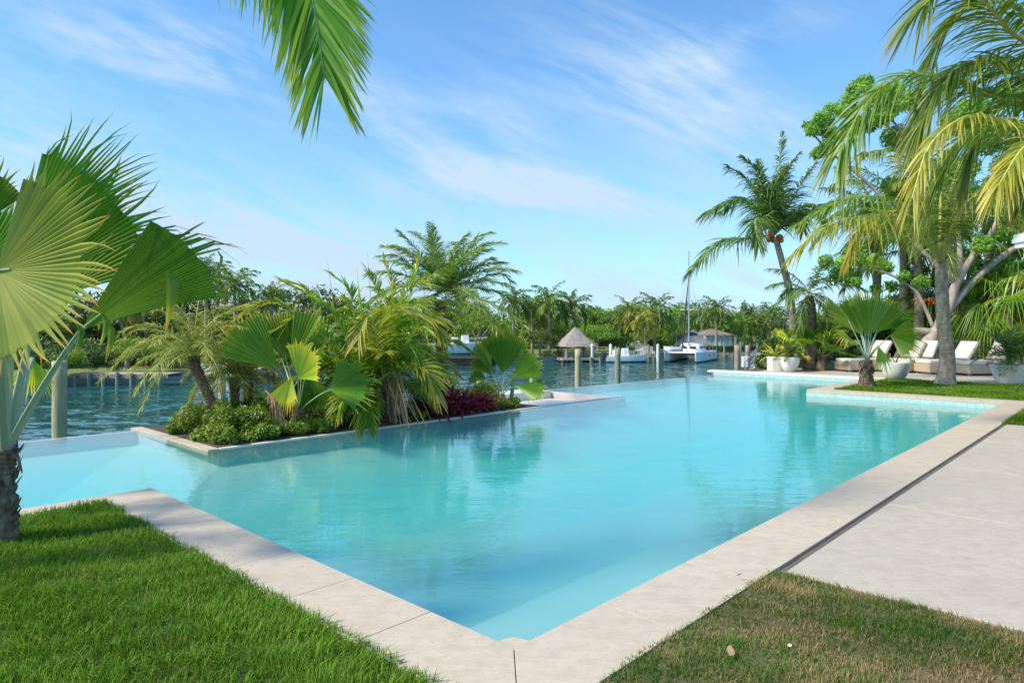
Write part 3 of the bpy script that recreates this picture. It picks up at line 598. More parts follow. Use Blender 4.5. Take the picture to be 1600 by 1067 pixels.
FT = [(322, 428, 60, 0, .9, 'tall dark coconut palm beside the shingle roof, partly behind the big fan leaf'), (366, 446, 58, 1, .95, 'coconut palm with upright centre frond behind the pygmy date palms'),
      (300, 455, 66, 0, .9, 'coconut palm against the shingle roofed house'), (425, 462, 60, 1, .7, 'low coconut palm right of the shingle roofed house'), (268, 470, 70, 2, .8, 'coconut palm half hidden above the left far bank'),
      (804, 470, 84, 0, .95, 'coconut palm peeking out right of the big date palm crown'), (832, 478, 88, 2, 1.0, 'shaggy coconut palm above the round dark bush'), (858, 470, 84, 1, 1.1, 'tall coconut palm with a pale drooping frond left of the gazebo peak'),
      (893, 480, 86, 0, 1.15, 'dark coconut palm rising straight behind the thatched gazebo'), (845, 500, 90, 3, .9, 'yellowing palm low between the tall palms left of the gazebo'),
      (984, 486, 90, 1, 1.0, 'coconut palm above the white outboard boat'), (1002, 499, 88, 3, 1.05, 'yellow green coconut palm with thin trunk by the dock chairs'), (1024, 482, 92, 0, 1.15, 'tall full coconut palm left of the catamaran mast'),
      (1044, 500, 96, 1, .9, 'coconut palm close to the left of the catamaran mast'), (1119, 484, 94, 0, 1.0, 'lone coconut palm with tall bare trunk in front of the white house'), (1093, 496, 104, 2, .8, 'coconut palm over the second thatched roof'),
      (1175, 490, 112, 0, .9, 'coconut palm beside the small conifer'), (1161, 508, 96, 1, .85, 'short coconut palm at the right far dock'), (1183, 504, 97, 2, .85, 'leaning short palm left of the near piles'),
      (1204, 492, 110, 0, .9, 'palm top showing above the broad dark tree'), (1146, 500, 108, 1, .8, 'palm just behind the right end of the white house'), (968, 498, 100, 2, .8, 'palm behind the lime green bush'),
      (228, 480, 62, 1, .8, 'coconut palm left of the shingle roof'), (185, 486, 58, 3, .8, 'yellow green palm on the far left bank')]
for (px, py, d, ci, s, lb) in FT: far_palm(px, py, d, lb, ci, s, rng.normal(0, .5))
BT = [(843, 508, 80.5, 62, 'round dark leafy tree at the water just left of the gazebo', 1), (878, 497, 92, 50, 'green tree directly behind the gazebo roof', 0), (935, 500, 96, 60, 'mid green tree between gazebo and white boat', 0),
      (962, 477, 104, 70, 'tall open crowned tree above the white boat', 1), (1008, 510, 98, 55, 'leafy tree behind the dock chairs', 3), (1050, 497, 104, 50, 'green tree directly behind the catamaran mast', 0),
      (1078, 500, 108, 60, 'tree behind the second thatched roof', 3), (1140, 492, 110, 55, 'green tree behind the white house roof', 0), (1208, 490, 104, 70, 'broad dark tree right of the short palms', 1),
      (1250, 505, 90, 90, 'dark tree behind the leaning palm base', 1), (1180, 515, 106, 50, 'olive tree above the right far hedge', 3), (200, 485, 66, 120, 'wide green tree left of the shingle roof', 1),
      (260, 478, 74, 90, 'green tree beside the shingle roof ridge', 0), (345, 470, 66, 90, 'pale green tree below the left far palms', 3), (420, 470, 66, 90, 'green tree right of the shingle roofed house', 0), (100, 480, 60, 140, 'dark tree at the far left bank', 1),
      (470, 468, 70, 90, 'green tree beyond the island planting', 1), (560, 470, 74, 120, 'leafy tree behind the coconut fronds of the island', 0), (650, 468, 80, 110, 'tree behind the big date palm', 1), (750, 480, 84, 90, 'tree behind the lifted boat', 3), (30, 485, 58, 120, 'dark tree behind the leftmost petioles', 1)]
for (px, py, d, wp, lb, ci) in BT: far_tree(px, py, d, wp, lb, ci)
BU = [(20, 525, 45, 90, 'dark bush overhanging the water at the left frame edge', 'd'), (100, 532, 47, 70, 'green bush right behind the tall left mooring pile', 'g'), (165, 545, 50.5, 50, 'low bush at the left end of the far dock', 'd'), (250, 545, 53.5, 60, 'low bush at the right end of the far dock', 'd'), (310, 540, 57, 60, 'low bush on the bank left of the grounded boat', 'g'), (440, 545, 64, 60, 'low dark bush on the bank behind the yellow hearted palm', 'd'), (520, 545, 68, 60, 'low dark bush on the bank behind the fibrous trunks', 'd'), (915, 522, 84, 36, 'lime green bush right of the gazebo', 'y'), (135, 520, 50, 90, 'dark bush on the left bank above the far dock', 'd'), (215, 512, 53, 90, 'green bush on the left bank behind the far dock', 'g'),
      (60, 520, 47, 110, 'dark bush at the water on the far left', 'd'), (280, 520, 58, 70, 'bush in front of the shingle roofed house', 'g'), (660, 535, 75, 60, 'bush left of the lifted boat', 'd'), (800, 530, 79, 50, 'low bush right of the lifted boat', 'd'), (862, 545, 80.2, 40, 'low bush hanging over the water by the gazebo', 'd'),
      (395, 520, 64, 80, 'bush behind the grounded white boat', 'g'), (470, 520, 66, 80, 'bush on the far bank behind the yellow fan leaf', 'd'), (560, 525, 70, 80, 'bush on the far bank behind the island trunks', 'd'), (1060, 520, 96, 40, 'bush left of the second thatched roof', 'g')]
bprot = {k: tree_proto(40 + i, mm, 2600, .22, 30, .95) for i, (k, mm) in enumerate((('y', Mt['shrub_y']), ('d', Mt['broad_d']), ('g', Mt['broad'])))}
for (px, py, d, wp, lb, k) in BU:
    t = D(px, py, d); bz = CZ + .3; h = t[2] - bz; wd = wp / F * d; o = thing('bush', lb, 'bush', (t[0], d, bz))
    c_ = kid('foliage', bprot[k][0], o, (0, 0, -.15 * h), rng.uniform(0, 6)); c_.scale = (wd, wd, h * 1.15)
# small conifer
d = 112; t = D(1163, 470, d); o = thing('conifer', 'small pointed conifer standing above the far treeline', 'tree', (t[0], d, CZ + .5)); B = MB(); B.tube([(t[0], d, CZ + .5), (t[0], d, t[2])], [.15, .03], 6); B.build('trunk', Mt['bark_far'], o)
B = MB(); leafcloud(B, [(t[0], d, t[2] - 4 + k * .5) for k in range(9)], np.array([1.6 - k * .17 for k in range(9)]), 1800, .2, 0, rng); B.build('crown', Mt['broad_d'], o)
def hedge(px0, px1, y0, y1, d, label):
    a = D(px0, y0, d); b = D(px1, y1, d); B = MB(); cx, wd = (a[0] + b[0]) / 2, b[0] - a[0]; hh = a[2] - b[2]; n = int(wd * 1600 / 8)
    P = rng.uniform(-1, 1, (n, 3)); ax = rng.integers(0, 3, n); P[np.arange(n), ax] = np.sign(P[np.arange(n), ax]); cen = np.array([cx, d + .6, b[2] + hh / 2]) + P * np.array([wd / 2, .6, hh / 2])
    leafcloud(B, cen, np.full(n, .12), n * 3, .09, 0, rng); B.box((cx, d + .6, b[2] + hh / 2), (wd * .97, 1.0, hh * .93), 0, 0)
    tag(B.build('hedge', Mt['broad_d']), label, 'hedge')
hedge(1108, 1147, 541, 553, 93.6, 'clipped dark hedge below the white house'); hedge(1150, 1215, 541, 550, 100, 'long low hedge right of the white house'); hedge(930, 975, 527, 541, 98, 'trimmed hedge behind the white boat'); hedge(1010, 1062, 531, 543, 100, 'dark hedge behind the dock chairs')

# ================================================================== PLANTER ON THE POOL EDGE
SZ = -.13
def fan_palm(name, label, base, trunk, leaves, r=(.09, .07), bark='bark_brown', pet='petiole', seed=1, prad=.018):
    """leaves: (hub, tip, normal, span, nseg, split, fold, droop, material)"""
    rg = np.random.default_rng(seed); o = thing(name, label, 'palm tree', base); B = MB(); c = trunk_geo(B, trunk, r[0], r[1], 12, .05, .07, 1.35, rg=rg)
    # torn leaf-base boots
    top = np.array(trunk[-1]); Ltr = np.linalg.norm(top - np.array(trunk[0]))
    sz = r[0] / .085
    for k in range(int((18 + Ltr * 14) * sz ** 1.5)):
        q = c[rg.integers(0, len(c))]; a = rg.uniform(0, 6.28); u = np.array([cos(a), sin(a), 0]); R_ = r[0] * .95
        tg = np.array([-sin(a), cos(a), 0]); hh_ = rg.uniform(.04, .10) * sz; oo_ = rg.uniform(.01, .045) * sz; ww_ = rg.uniform(.018, .04) * sz; up_ = np.array([0, 0, hh_ * (1 if rg.random() < .75 else -1)])
        B.add([q + u * R_ + tg * ww_, q + u * R_ - tg * ww_, q + u * (R_ + oo_) - tg * ww_ * .2 + up_, q + u * (R_ + oo_ * .9) + tg * ww_ * .3 + up_ * .85], [(0, 1, 2, 3)])
    B.build('trunk', Mt[bark], o, True)
    for (hub, tip, nrm, span, nseg, split, fold, droop, mat) in leaves:
        hub = np.array(hub); tip = np.array(tip); ax = tip - hub; R = np.linalg.norm(ax); B = MB()
        fan_geo(B, hub, ax, nrm, R, span, nseg, split, fold, 0, droop, 0, rg)
        d0 = hub - top; mid = top + d0 * .5 + np.array([0, 0, .12 * np.linalg.norm(d0[:2])])
        B.tube(np.vstack([bez([top - np.array([0, 0, .04]), mid, hub], 12), hub + unit(ax) * R * .12]), np.concatenate([np.linspace(prad, prad * .5, 12), [prad * .3]]), 6, 1, flat=.6)
        B.build('fan_leaf', [Mt[mat], Mt[pet]], o)
    return o
def rnd_fans(top, n, R, plen, rg, hi=75, lo=-25, mats=('fan',), span=95, nseg=30, split=.6, droop=.4, az0=0):
    out = []
    for i in range(n):
        e = radians(hi - (hi - lo) * i / max(1, n - 1) + rg.normal(0, 5)); a = az0 + i * 2.4 + rg.normal(0, .25); d = np.array([cos(a) * cos(e), sin(a) * cos(e), sin(e)])
        pl = plen * rg.uniform(.8, 1.15); hub = np.array(top) + d * pl - np.array([0, 0, .12 * pl]); e2 = e - radians(rg.uniform(5, 35)); d2 = np.array([cos(a) * cos(e2), sin(a) * cos(e2), sin(e2)]); nr = np.array([-cos(a) * sin(e2), -sin(a) * sin(e2), cos(e2)]) + rg.normal(0, .25, 3)
        out.append((hub, hub + d2 * R * rg.uniform(.85, 1.1), nr, span, nseg, split, rg.uniform(8, 28), droop, mats[i % len(mats)]))
    return out
def at(px, py, d): return np.array(D(px, py, d))
# yellow-hearted fan palm at the front of the planter
d = PV(463, 7.55)[1]; b = PV(463, 7.55, SZ); tp = at(466, 640, d)
fan_palm('fan_palm', 'young fan palm with a yellow centre leaf at the front left of the planter', b, [b, (b[0], b[1], b[2] + .1), tp], [
    (at(436, 578, d - .15), at(352, 500, d - .35), (.25, -.9, .45), 31, 20, .86, 8, .25, 'fan'),
    (at(448, 565, d + .35), at(432, 478, d + .4), (.1, -1, .15), 34, 20, .84, 10, .2, 'fan_d'),
    (at(452, 578, d + .05), at(503, 482, d + .1), (-.45, -.8, .3), 24, 14, .86, 34, .15, 'fan'),
    (at(466, 592, d - .25), at(496, 534, d - .5), (.05, -.8, .6), 52, 24, .76, 14, .3, 'fan_y'),
    (at(456, 590, d - .2), at(441, 648, d - .35), (-.3, -.9, .4), 42, 18, .7, 22, .3, 'fan_y'),
    (at(478, 585, d + .3), at(500, 655, d + .35), (.2, -.9, .3), 40, 18, .75, 16, .3, 'fan_d'),
    (at(515, 609, d + .1), at(592, 585, d + .3), (.1, -.8, .6), 62, 26, .7, 10, .45, 'fan'),
    (at(440, 560, d + .6), at(385, 560, d + .9), (0, -.6, .8), 50, 20, .7, 12, .45, 'fan_d'),
    (at(475, 560, d + .5), at(510, 520, d + .7), (-.2, -.7, .6), 44, 18, .7, 20, .35, 'fan')], (.1, .085), seed=3)
# dark fan palm by the pale ledge
d = PV(783, 7.4)[1]; b = PV(783, 7.35, SZ); tp = at(782, 618, d)
fan_palm('fan_palm', 'dark green fan palm beside the pale ledge slab at the right end of the planter', b, [b, (b[0], b[1], b[2] + .1), tp], [
    (at(786, 584, d), at(784, 510, d - .1), (.05, -1, .1), 32, 22, .86, 14, .1, 'fan_d'),
    (at(768, 580, d - .1), at(742, 528, d - .1), (.5, -.85, .15), 26, 16, .82, 28, .1, 'fan_d'),
    (at(772, 586, d + .2), at(740, 552, d + .4), (.1, -.9, .3), 34, 18, .82, 10, .2, 'fan_d'),
    (at(790, 580, d + .3), at(812, 512, d + .4), (-.3, -.9, .2), 32, 16, .8, 24, .15, 'fan_d'),
    (at(801, 590, d - .2), at(846, 556, d - .3), (-.2, -.85, .5), 40, 22, .84, 10, .3, 'fan'),
    (at(806, 603, d - .4), at(856, 618, d - .6), (.2, -.8, .7), 36, 20, .78, 18, .3, 'fan'),
    (at(760, 592, d + .4), at(728, 586, d + .6), (0, -.7, .7), 40, 18, .75, 14, .4, 'fan_d')], (.09, .075), pet='petiole_b', seed=5)
b2 = PV(797, 7.6, SZ); o = thing('fan_palm_sucker', 'slim leaning green stem beside the dark fan palm on the planter', 'plant', b2); B = MB(); B.tube(spline([b2, at(800, 615, b2[1]), at(803, 585, b2[1])], 9), np.linspace(.05, .035, 9), 7); B.build('stem', Mt['petiole'], o, True)

# pinnate palms -------------------------------------------------------
def pin_palm(name, label, base, trunk, fronds, tr=(.12, .1), bark='bark_coco', L=.55, wid=.035, n=60, mats=('coco', 'petiole_y'), seed=1, ring=.09, flare=1.4, spread=(70, 22), droop=.6, vee=12, rr=(.022, .004), k=4, amp=.03, jit=.1, prof=(.45, 1, .35), cat='palm tree', t0=.14, tseg=14, vjit=14):
    """fronds: (points, {overrides})"""
    rg = np.random.default_rng(seed); o = thing(name, label, cat, base)
    if trunk is not None: B = MB(); trunk_geo(B, trunk, tr[0], tr[1], tseg, ring, amp, flare, rg=rg); B.build('trunk', Mt[bark], o, True)
    for fr in fronds:
        P, kw = (fr if isinstance(fr, tuple) and isinstance(fr[1], dict) else (fr, {})); kw = dict(kw); mt = kw.pop('mats', mats)
        a = dict(vjit=vjit, n=n, L=L, wid=wid, spread=spread, droop=droop, vee=vee, k=k, rr=rr, jit=jit, prof=prof, rg=rg, t0=t0); a.update(kw); B = MB()
        frond_geo(B, spline(P, 22), a.pop('n'), a.pop('L'), a.pop('wid'), **a); B.build('frond', [Mt[mt[0]], Mt[mt[1]]], o)
    return o
def rnd_fronds(top, n, Lr, rg, hi=80, lo=-30, bend=(50, 90), az0=0, kw=None, azr=None):
    out = []
    for i in range(n):
        e = hi - (hi - lo) * i / max(1, n - 1) + rg.normal(0, 4); a = az0 + i * 2.4 + rg.normal(0, .2) if azr is None else rg.uniform(*azr)
        c = rotz(arc(e, Lr * rg.uniform(.85, 1.1), rg.uniform(*bend), 8), a) + np.array(top); out.append((c, dict(kw or {})))
    return out
# pygmy date palms
def pygmy(label, px, v, pts, crown, n, Lr, seed, extra=()):
    b = PV(px, v, SZ); d = b[1]; rg = np.random.default_rng(seed); tr = [b] + [tuple(at(x, y, d)) for x, y in pts]; top = at(*crown, d)
    fr = rnd_fronds(top, n, Lr, rg, 78, -8, (55, 95), rg.uniform(0, 6)) + [([tuple(at(x, y, d + dd)) for x, y, dd in e], {}) for e in extra]
    return pin_palm('pygmy_date_palm', label, b, tr, fr, (.055, .1), 'bark_date', .24, .012, 46, ('pygmy', 'petiole_y'), seed, .035, 1.1, (62, 30), .35, 10, (.01, .003), 2, .16, .15, (.6, 1, .4), tseg=12, t0=.06, vjit=24)
pygmy('leaning pygmy date palm with curved shaggy trunk at the left end of the planter', 345, 8.3, [(328, 622), (306, 575), (303, 556)], (303, 548), 26, 1.15, 6,
      [[(303, 548, 0), (250, 540, -.3), (195, 556, -.5), (155, 596, -.6)], [(303, 550, 0), (275, 560, -.4), (240, 600, -.6), (220, 640, -.7)], [(303, 548, 0), (262, 520, .2), (212, 516, .3), (178, 545, .3)]])
pygmy('pygmy date palm with stout upright trunk, left of the closely set pair', 368, 8.7, [(367, 620), (367, 590)], (367, 580), 22, .95, 7)
pygmy('pygmy date palm with slim trunk, right of the closely set pair', 386, 8.9, [(388, 620), (386, 598)], (386, 588), 20, .9, 8)
# big date palm crown
b = PV(690, 8.7, SZ); d = b[1]; top = at(688, 458, d); rg = np.random.default_rng(9)
ex = [[(688, 458, 0), (668, 415, .1), (642, 380, .2), (622, 362, .2)], [(688, 455, 0), (678, 410, .3), (674, 380, .4), (672, 362, .4)], [(690, 455, 0), (700, 415, 0), (716, 380, -.1), (730, 365, -.1)], [(692, 456, 0), (715, 415, -.1), (735, 385, -.2), (752, 374, -.2)],
      [(694, 458, 0), (722, 425, -.3), (745, 398, -.5), (765, 390, -.5)], [(695, 460, 0), (728, 430, .2), (758, 408, .3), (772, 405, .3)], [(695, 462, 0), (740, 440, -.3), (780, 428, -.4), (800, 440, -.5)], [(692, 465, 0), (740, 450, .5), (785, 460, .7), (806, 475, .8)],
      [(686, 458, 0), (655, 430, -.2), (625, 402, -.4), (592, 400, -.5)], [(690, 465, 0), (735, 465, -.8), (790, 485, -1.2), (830, 520, -1.4)], [(688, 470, 0), (720, 472, -1), (755, 485, -1.4), (778, 515, -1.6)], [(684, 468, 0), (655, 470, -.9), (640, 500, -1.3), (632, 540, -1.5)]]
fr = [([tuple(at(x, y, d + q)) for x, y, q in e], {}) for e in ex] + rnd_fronds(top, 20, 1.75, rg, 78, 12, (45, 75))
pin_palm('date_palm', 'large feathery grey green date palm, tallest plant on the planter', b, [b, at(690, 540, d), at(688, 470, d)], fr, (.13, .12), 'bark_date', .36, .021, 84, ('phoenix', 'petiole'), 9, .05, 1.2, (62, 30), .3, 14, (.016, .004), 2, .12, .08, (.75, 1, .5), t0=.1, vjit=20)
# broad-leaved young coconut clump
d = PV(600, 7.9)[1]
def cocoS(label, base, pts, exs, seed, nr, Lr, lo=0, hi=80, L=.52, wid=.036, mats=('areca', 'petiole_y'), tr=(.09, .07)):
    b = base; d = b[1]; rg = np.random.default_rng(seed); top = at(*pts[-1], d); tr_ = [b] + [tuple(at(x, y, d)) for x, y in pts]
    fr = [([tuple(at(x, y, d + q)) for x, y, q in e[0]], e[1]) for e in exs] + rnd_fronds(top, nr, Lr, rg, hi, lo, (50, 90))
    return pin_palm('young_coconut_palm', label, b, tr_, fr, tr, 'bark_brown', L, wid * .85, 44, mats, seed, .07, 1.6, (56, 26), .34, 24, (.016, .005), 4, .05, .05, (.8, 1, .6), t0=.2, vjit=10)
Y = {'mats': ('coco_y', 'petiole_y')}
cocoS('young coconut palm with grey fibrous trunk behind the yellow hearted fan palm', PV(557, 7.95, SZ), [(557, 640), (560, 610)],
      [([(560, 610, 0), (545, 540, -.1), (510, 480, -.2), (442, 440, -.3)], {}), ([(560, 608, 0), (556, 530, .3), (548, 460, .4), (520, 430, .4)], {}), ([(560, 610, 0), (530, 560, -.4), (480, 500, -.7), (420, 520, -1)], {}),
       ([(562, 605, 0), (580, 520, .1), (590, 460, .2), (575, 425, .3)], {}), ([(560, 610, 0), (510, 560, .4), (450, 480, .8), (385, 478, 1)], Y), ([(562, 610, 0), (600, 560, -.3), (640, 540, -.6), (668, 600, -.8)], {})], 12, 12, 1.5)
cocoS('young coconut palm with arching yellow edged fronds in the middle of the planter', PV(607, 7.5, SZ), [(603, 640), (600, 600)],
      [([(600, 600, 0), (610, 520, -.2), (640, 450, -.3), (668, 445, -.4)], {}), ([(600, 600, 0), (605, 510, -.4), (640, 475, -.7), (690, 500, -.9)], {}), ([(600, 600, 0), (590, 520, -.6), (615, 485, -1.0), (672, 500, -1.2)], Y), ([(600, 600, 0), (590, 530, -.7), (575, 495, -1.1), (560, 530, -1.4)], Y),
       ([(602, 600, 0), (630, 540, -.5), (665, 500, -.8), (692, 530, -1)], {}), ([(602, 600, 0), (620, 540, .1), (640, 470, .1), (655, 408, .1)], {}), ([(600, 600, 0), (600, 510, .3), (612, 450, .3), (600, 408, .3)], Y), ([(603, 600, 0), (635, 575, -.6), (665, 580, -.9), (680, 615, -1)], Y)], 13, 8, 1.3, lo=20)
cocoS('slim coconut seedling with hanging yellow fronds behind the crimson plants', PV(655, 7.7, SZ), [(655, 630), (656, 598)],
      [([(656, 598, 0), (664, 570, -.1), (690, 560, -.2), (715, 585, -.3)], Y), ([(656, 598, 0), (650, 572, -.1), (632, 572, -.2), (622, 600, -.3)], Y), ([(656, 598, 0), (670, 560, .1), (680, 540, .2), (700, 540, .2)], {})], 14, 8, .8, L=.3, wid=.026, tr=(.05, .035))
cocoS('young coconut palm at the back of the planter, above the pygmy date pair', PV(480, 9.2, SZ), [(480, 620), (485, 560)],
      [([(485, 560, 0), (470, 510, 0), (430, 470, 0), (380, 490, 0)], {}), ([(485, 560, 0), (495, 500, 0), (480, 455, 0), (450, 440, 0)], {})], 15, 12, 1.2, L=.36)
cocoS('bushy young coconut palm at the back centre of the planter', PV(620, 9.2, SZ), [(620, 600), (620, 540)], [], 16, 18, 1.6, L=.4)
# spears and a yellow unopened leaf
for i, (x0, y0, x1, y1, mt, r, lb) in enumerate([(530, 450, 512, 410, 'petiole', .016, 'thin dark unopened palm spear on the left above the planter'), (583, 440, 574, 392, 'petiole', .012, 'thin dark unopened palm spear right of the yellow one'), (570, 445, 556, 412, 'fan_y', .045, 'broad yellow unopened palm spear above the planter')]):
    dd = 12.2; a = at(x0, y0 + 90, dd); e = at(x1, y1, dd); B = MB(); B.tube([a, (a + e) / 2, e], [r, r, .003], 6, flat=.4); tag(B.build('palm_spear', Mt[mt], org=tuple(a)), lb, 'leaf spear')
# dry skirt
rg = np.random.default_rng(17); b = PV(622, 7.25, SZ); B = MB()
for i in range(45):
    px = rg.normal(618, 14); y0 = rg.uniform(570, 610); p0 = at(px, y0, b[1] - .1 + rg.normal(0, .15)); p2 = p0 + np.array([rg.normal(.12, .2), rg.normal(-.1, .12), 0]); p2[2] = max(SZ + .01, p0[2] - rg.uniform(.5, 1.1)); p1 = (p0 + p2) / 2 + np.array([rg.normal(0, .07), -.06, .12])
    c = bez([p0, p1, p2], 6); wv = np.array([.006, .003, 0]) * rg.uniform(.6, 2); B.add(np.stack([c - wv, c + wv], 1).reshape(-1, 3), [(2 * j, 2 * j + 1, 2 * j + 3, 2 * j + 2) for j in range(5)], np.stack([np.full(12, rg.random()), np.repeat(np.linspace(0, 1, 6), 2)], 1))
tag(B.build('dry_frond', Mt['dead'], org=b), 'hanging tangle of dry brown palm fibre over the planter edge', 'dead frond')
b = PV(437, 7.2, SZ); B = MB(); frond_geo(B, spline([at(415, 610, b[1]), at(428, 625, b[1] - .1), at(440, 650, b[1] - .2)], 10), 16, .2, .02, (40, 20), 1.2, mat=0, rmat=0, rg=rg); tag(B.build('dry_frond', Mt['dead'], org=b), 'small withered brown frond hanging left of the yellow hearted fan palm', 'dead frond')
# shrubs
def shrub(label, px, v, rad, hgt, seed, mat='shrub', n=2600, size=.026, z=SZ, loc=None, name='shrub', nb=14):
    b = PV(px, v, z) if loc is None else loc; rg = np.random.default_rng(seed); o = thing(name, label, 'shrub', b); c = []; r = []
    for i in range(nb):
        a = rg.uniform(0, 6.28); q = rad * rg.uniform(0, .75); c.append((b[0] + q * cos(a), b[1] + q * sin(a), b[2] + hgt * rg.uniform(.15, .8))); r.append(rad * rg.uniform(.25, .45))
    r = np.array(r); rr3 = np.stack([r, r, np.minimum(r, hgt * .4)], 1)
    B = MB(); leafcloud(B, c, rr3, n, size, 0, rg, .35)
    B.v[0][:, 2] = np.maximum(B.v[0][:, 2], b[2] + .005); B.build('foliage', Mt[mat], o)
    B = MB()
    for i in range(7): B.tube(spline([b, tuple((np.array(b) * .4 + np.array(c[i]) * .6)), c[i]], 6), np.linspace(.012, .003, 6), 5)
    B.build('stem', Mt['bark_tree'], o); return o
SH = [(352, 7.75, .42, .55, 'leafy green shrub at the front left corner of the planter', 'shrub'), (395, 7.45, .42, .42, 'green shrub with yellow buds under the pygmy date pair', 'shrub'), (425, 7.9, .5, .6, 'taller green shrub below the withered frond', 'shrub'),
      (452, 7.4, .36, .25, 'low green shrub at the foot of the yellow hearted fan palm', 'shrub'), (495, 7.45, .42, .35, 'low green shrub right of the yellow hearted fan palm', 'shrub'), (532, 7.6, .4, .5, 'dark green shrub left of the fibrous trunk', 'broad_d'), (480, 8.3, .6, .75, 'dark bushy shrub behind the yellow hearted fan palm', 'broad_d'), (540, 8.5, .6, .9, 'dark tall shrub between the fan palm and coconut trunks', 'broad_d'),
      (648, 7.3, .25, .2, 'small bright green shrub at the edge below the dry fibre', 'shrub'), (672, 8.4, .5, .7, 'dark shrub behind the crimson plants', 'broad_d'), (742, 7.9, .5, .45, 'airy green shrub right of the crimson plants', 'shrub'), (770, 7.35, .3, .22, 'low green shrub at the foot of the dark fan palm', 'shrub'),
      (800, 7.3, .28, .18, 'low ground cover shrub at the right corner of the planter', 'shrub'), (600, 8.6, .6, .9, 'dark shrub behind the middle coconut trunks', 'broad_d'), (590, 7.6, .3, .3, 'dark little shrub among the fibrous trunks', 'broad_d'), (376, 8.4, .5, .5, 'green shrub behind the front left corner shrub', 'shrub'), (322, 8.6, .45, .4, 'green shrub at the back left corner of the planter', 'shrub'), (338, 9.2, .4, .4, 'dark shrub behind the leaning pygmy date palm', 'broad_d'), (352, 7.25, .3, .28, 'small low shrub spilling over the planter corner', 'shrub'), (300, 9.0, .32, .3, 'small green shrub at the far back left of the planter bed', 'shrub'), (322, 7.75, .3, .2, 'low creeping shrub along the left kerb of the planter', 'shrub'), (290, 8.6, .28, .16, 'creeping ground cover shrub at the left tip of the planter', 'shrub'), (412, 7.2, .3, .24, 'flat green shrub spilling over the front kerb of the planter', 'shrub')]
for i, (px, v, rd, h, lb, mt) in enumerate(SH): shrub(lb, px, v, rd, h, 50 + i, mt, int(2200 * (rd / .4) ** 2) + 600, .03)
# crimson cordylines: rosettes of broad strap leaves
def strap_plant(name, label, b, n, L, wid, mat, seed, hgt=.15, hi=80, lo=5, bend=70, cat='plant', stemmat='bark_brown', k=6):
    rg = np.random.default_rng(seed); o = thing(name, label, cat, b); B = MB(); B.tube([b, (b[0], b[1], b[2] + hgt)], [.02, .015], 6); B.build('stem', Mt[stemmat], o); B = MB()
    for i in range(n):
        e = hi - (hi - lo) * i / n + rg.normal(0, 6); a = i * 2.4 + rg.normal(0, .3); c = rotz(arc(e, L * rg.uniform(.75, 1.1), bend * rg.uniform(.5, 1.3), k), a) + np.array(b) + np.array([0, 0, hgt * rg.uniform(.5, 1)])
        sd = np.array([-sin(a), cos(a), 0]); w_ = wid * np.interp(np.linspace(0, 1, k), [0, .15, .55, .85, 1], [.35, .7, 1, .6, .05]) / 2; T = unit(np.gradient(c, axis=0)); nr = np.cross(sd, T)
        V = np.stack([c - sd * w_[:, None] + nr * w_[:, None] * .4, c, c + sd * w_[:, None] + nr * w_[:, None] * .4], 1).reshape(-1, 3)
        B.add(V, [(j * 3 + q, j * 3 + q + 1, j * 3 + q + 4, j * 3 + q + 3) for j in range(k - 1) for q in (0, 1)], np.stack([np.full(3 * k, rg.random()), np.repeat(np.linspace(0, 1, k), 3)], 1))
    B.build('leaves', Mt[mat], o); return o
for i, (px, v, L, lb) in enumerate([(684, 7.35, .5, 'crimson cordyline at the left of the red row'), (705, 7.5, .45, 'crimson cordyline second from the left in the red row'), (722, 7.3, .4, 'crimson cordyline in the middle of the red row'), (738, 7.45, .36, 'crimson cordyline right of centre in the red row'), (752, 7.4, .34, 'crimson cordyline at the right end of the red row'), (668, 7.7, .45, 'dusky purple cordyline behind the left of the red row')]):
    strap_plant('cordyline', lb, PV(px, v - .08, SZ), 40, L * 1.25, .07, 'red', 70 + i, .1)
# standing green spikes on the back rim
# ================================================================== FOREGROUND LEFT FAN PALM
b = G(-6, 846); d = b[1]
def L4(x, y, dd=0): return at(x, y, d + dd)
top = L4(8, 700)
fan_palm('large_fan_palm', 'large fan palm with brown shaggy trunk at the left edge of the lawn', (b[0], b[1], -.02), [(b[0], b[1], -.02), L4(-2, 800), L4(-2, 735), top], [
    (L4(-6, 424, -.55), L4(186, 398, -.7), (.12, -.95, .25), 74, 40, .7, 6, .12, 'fan_pale'),
    (L4(25, 400, .0), L4(216, 178, .1), (.35, -.9, -.05), 22, 26, .58, 16, .25, 'fan'),
    (L4(70, 430, .3), L4(222, 232, .45), (.3, -.95, .1), 34, 24, .62, 14, .3, 'fan'),
    (L4(60, 470, .5), L4(205, 290, .7), (.2, -.95, .1), 40, 26, .7, 10, .2, 'fan'),
    (L4(126, 517, .1), L4(392, 303, .3), (.05, -1, .12), 22, 32, .66, 8, 1.3, 'fan'),
    (L4(-70, 380, .1), L4(-6, 235, .1), (.5, -.8, .1), 30, 22, .8, 24, .1, 'fan_d'),
    (L4(-40, 430, .6), L4(40, 300, .9), (.2, -.9, .2), 55, 28, .72, 10, .15, 'fan'),
    (L4(50, 560, .8), L4(58, 620, .9), (.2, -.9, .3), 50, 20, .6, 20, .4, 'fan_y'),
    (L4(-120, 520, .3), L4(-200, 400, .4), (0, -.9, .3), 70, 30, .7, 12, .2, 'fan'),
    (L4(-60, 440, .9), L4(-160, 330, 1.2), (.1, -.9, .3), 60, 30, .7, 12, .2, 'fan_d')], (.105, .085), pet='petiole_b', seed=21, prad=.042)
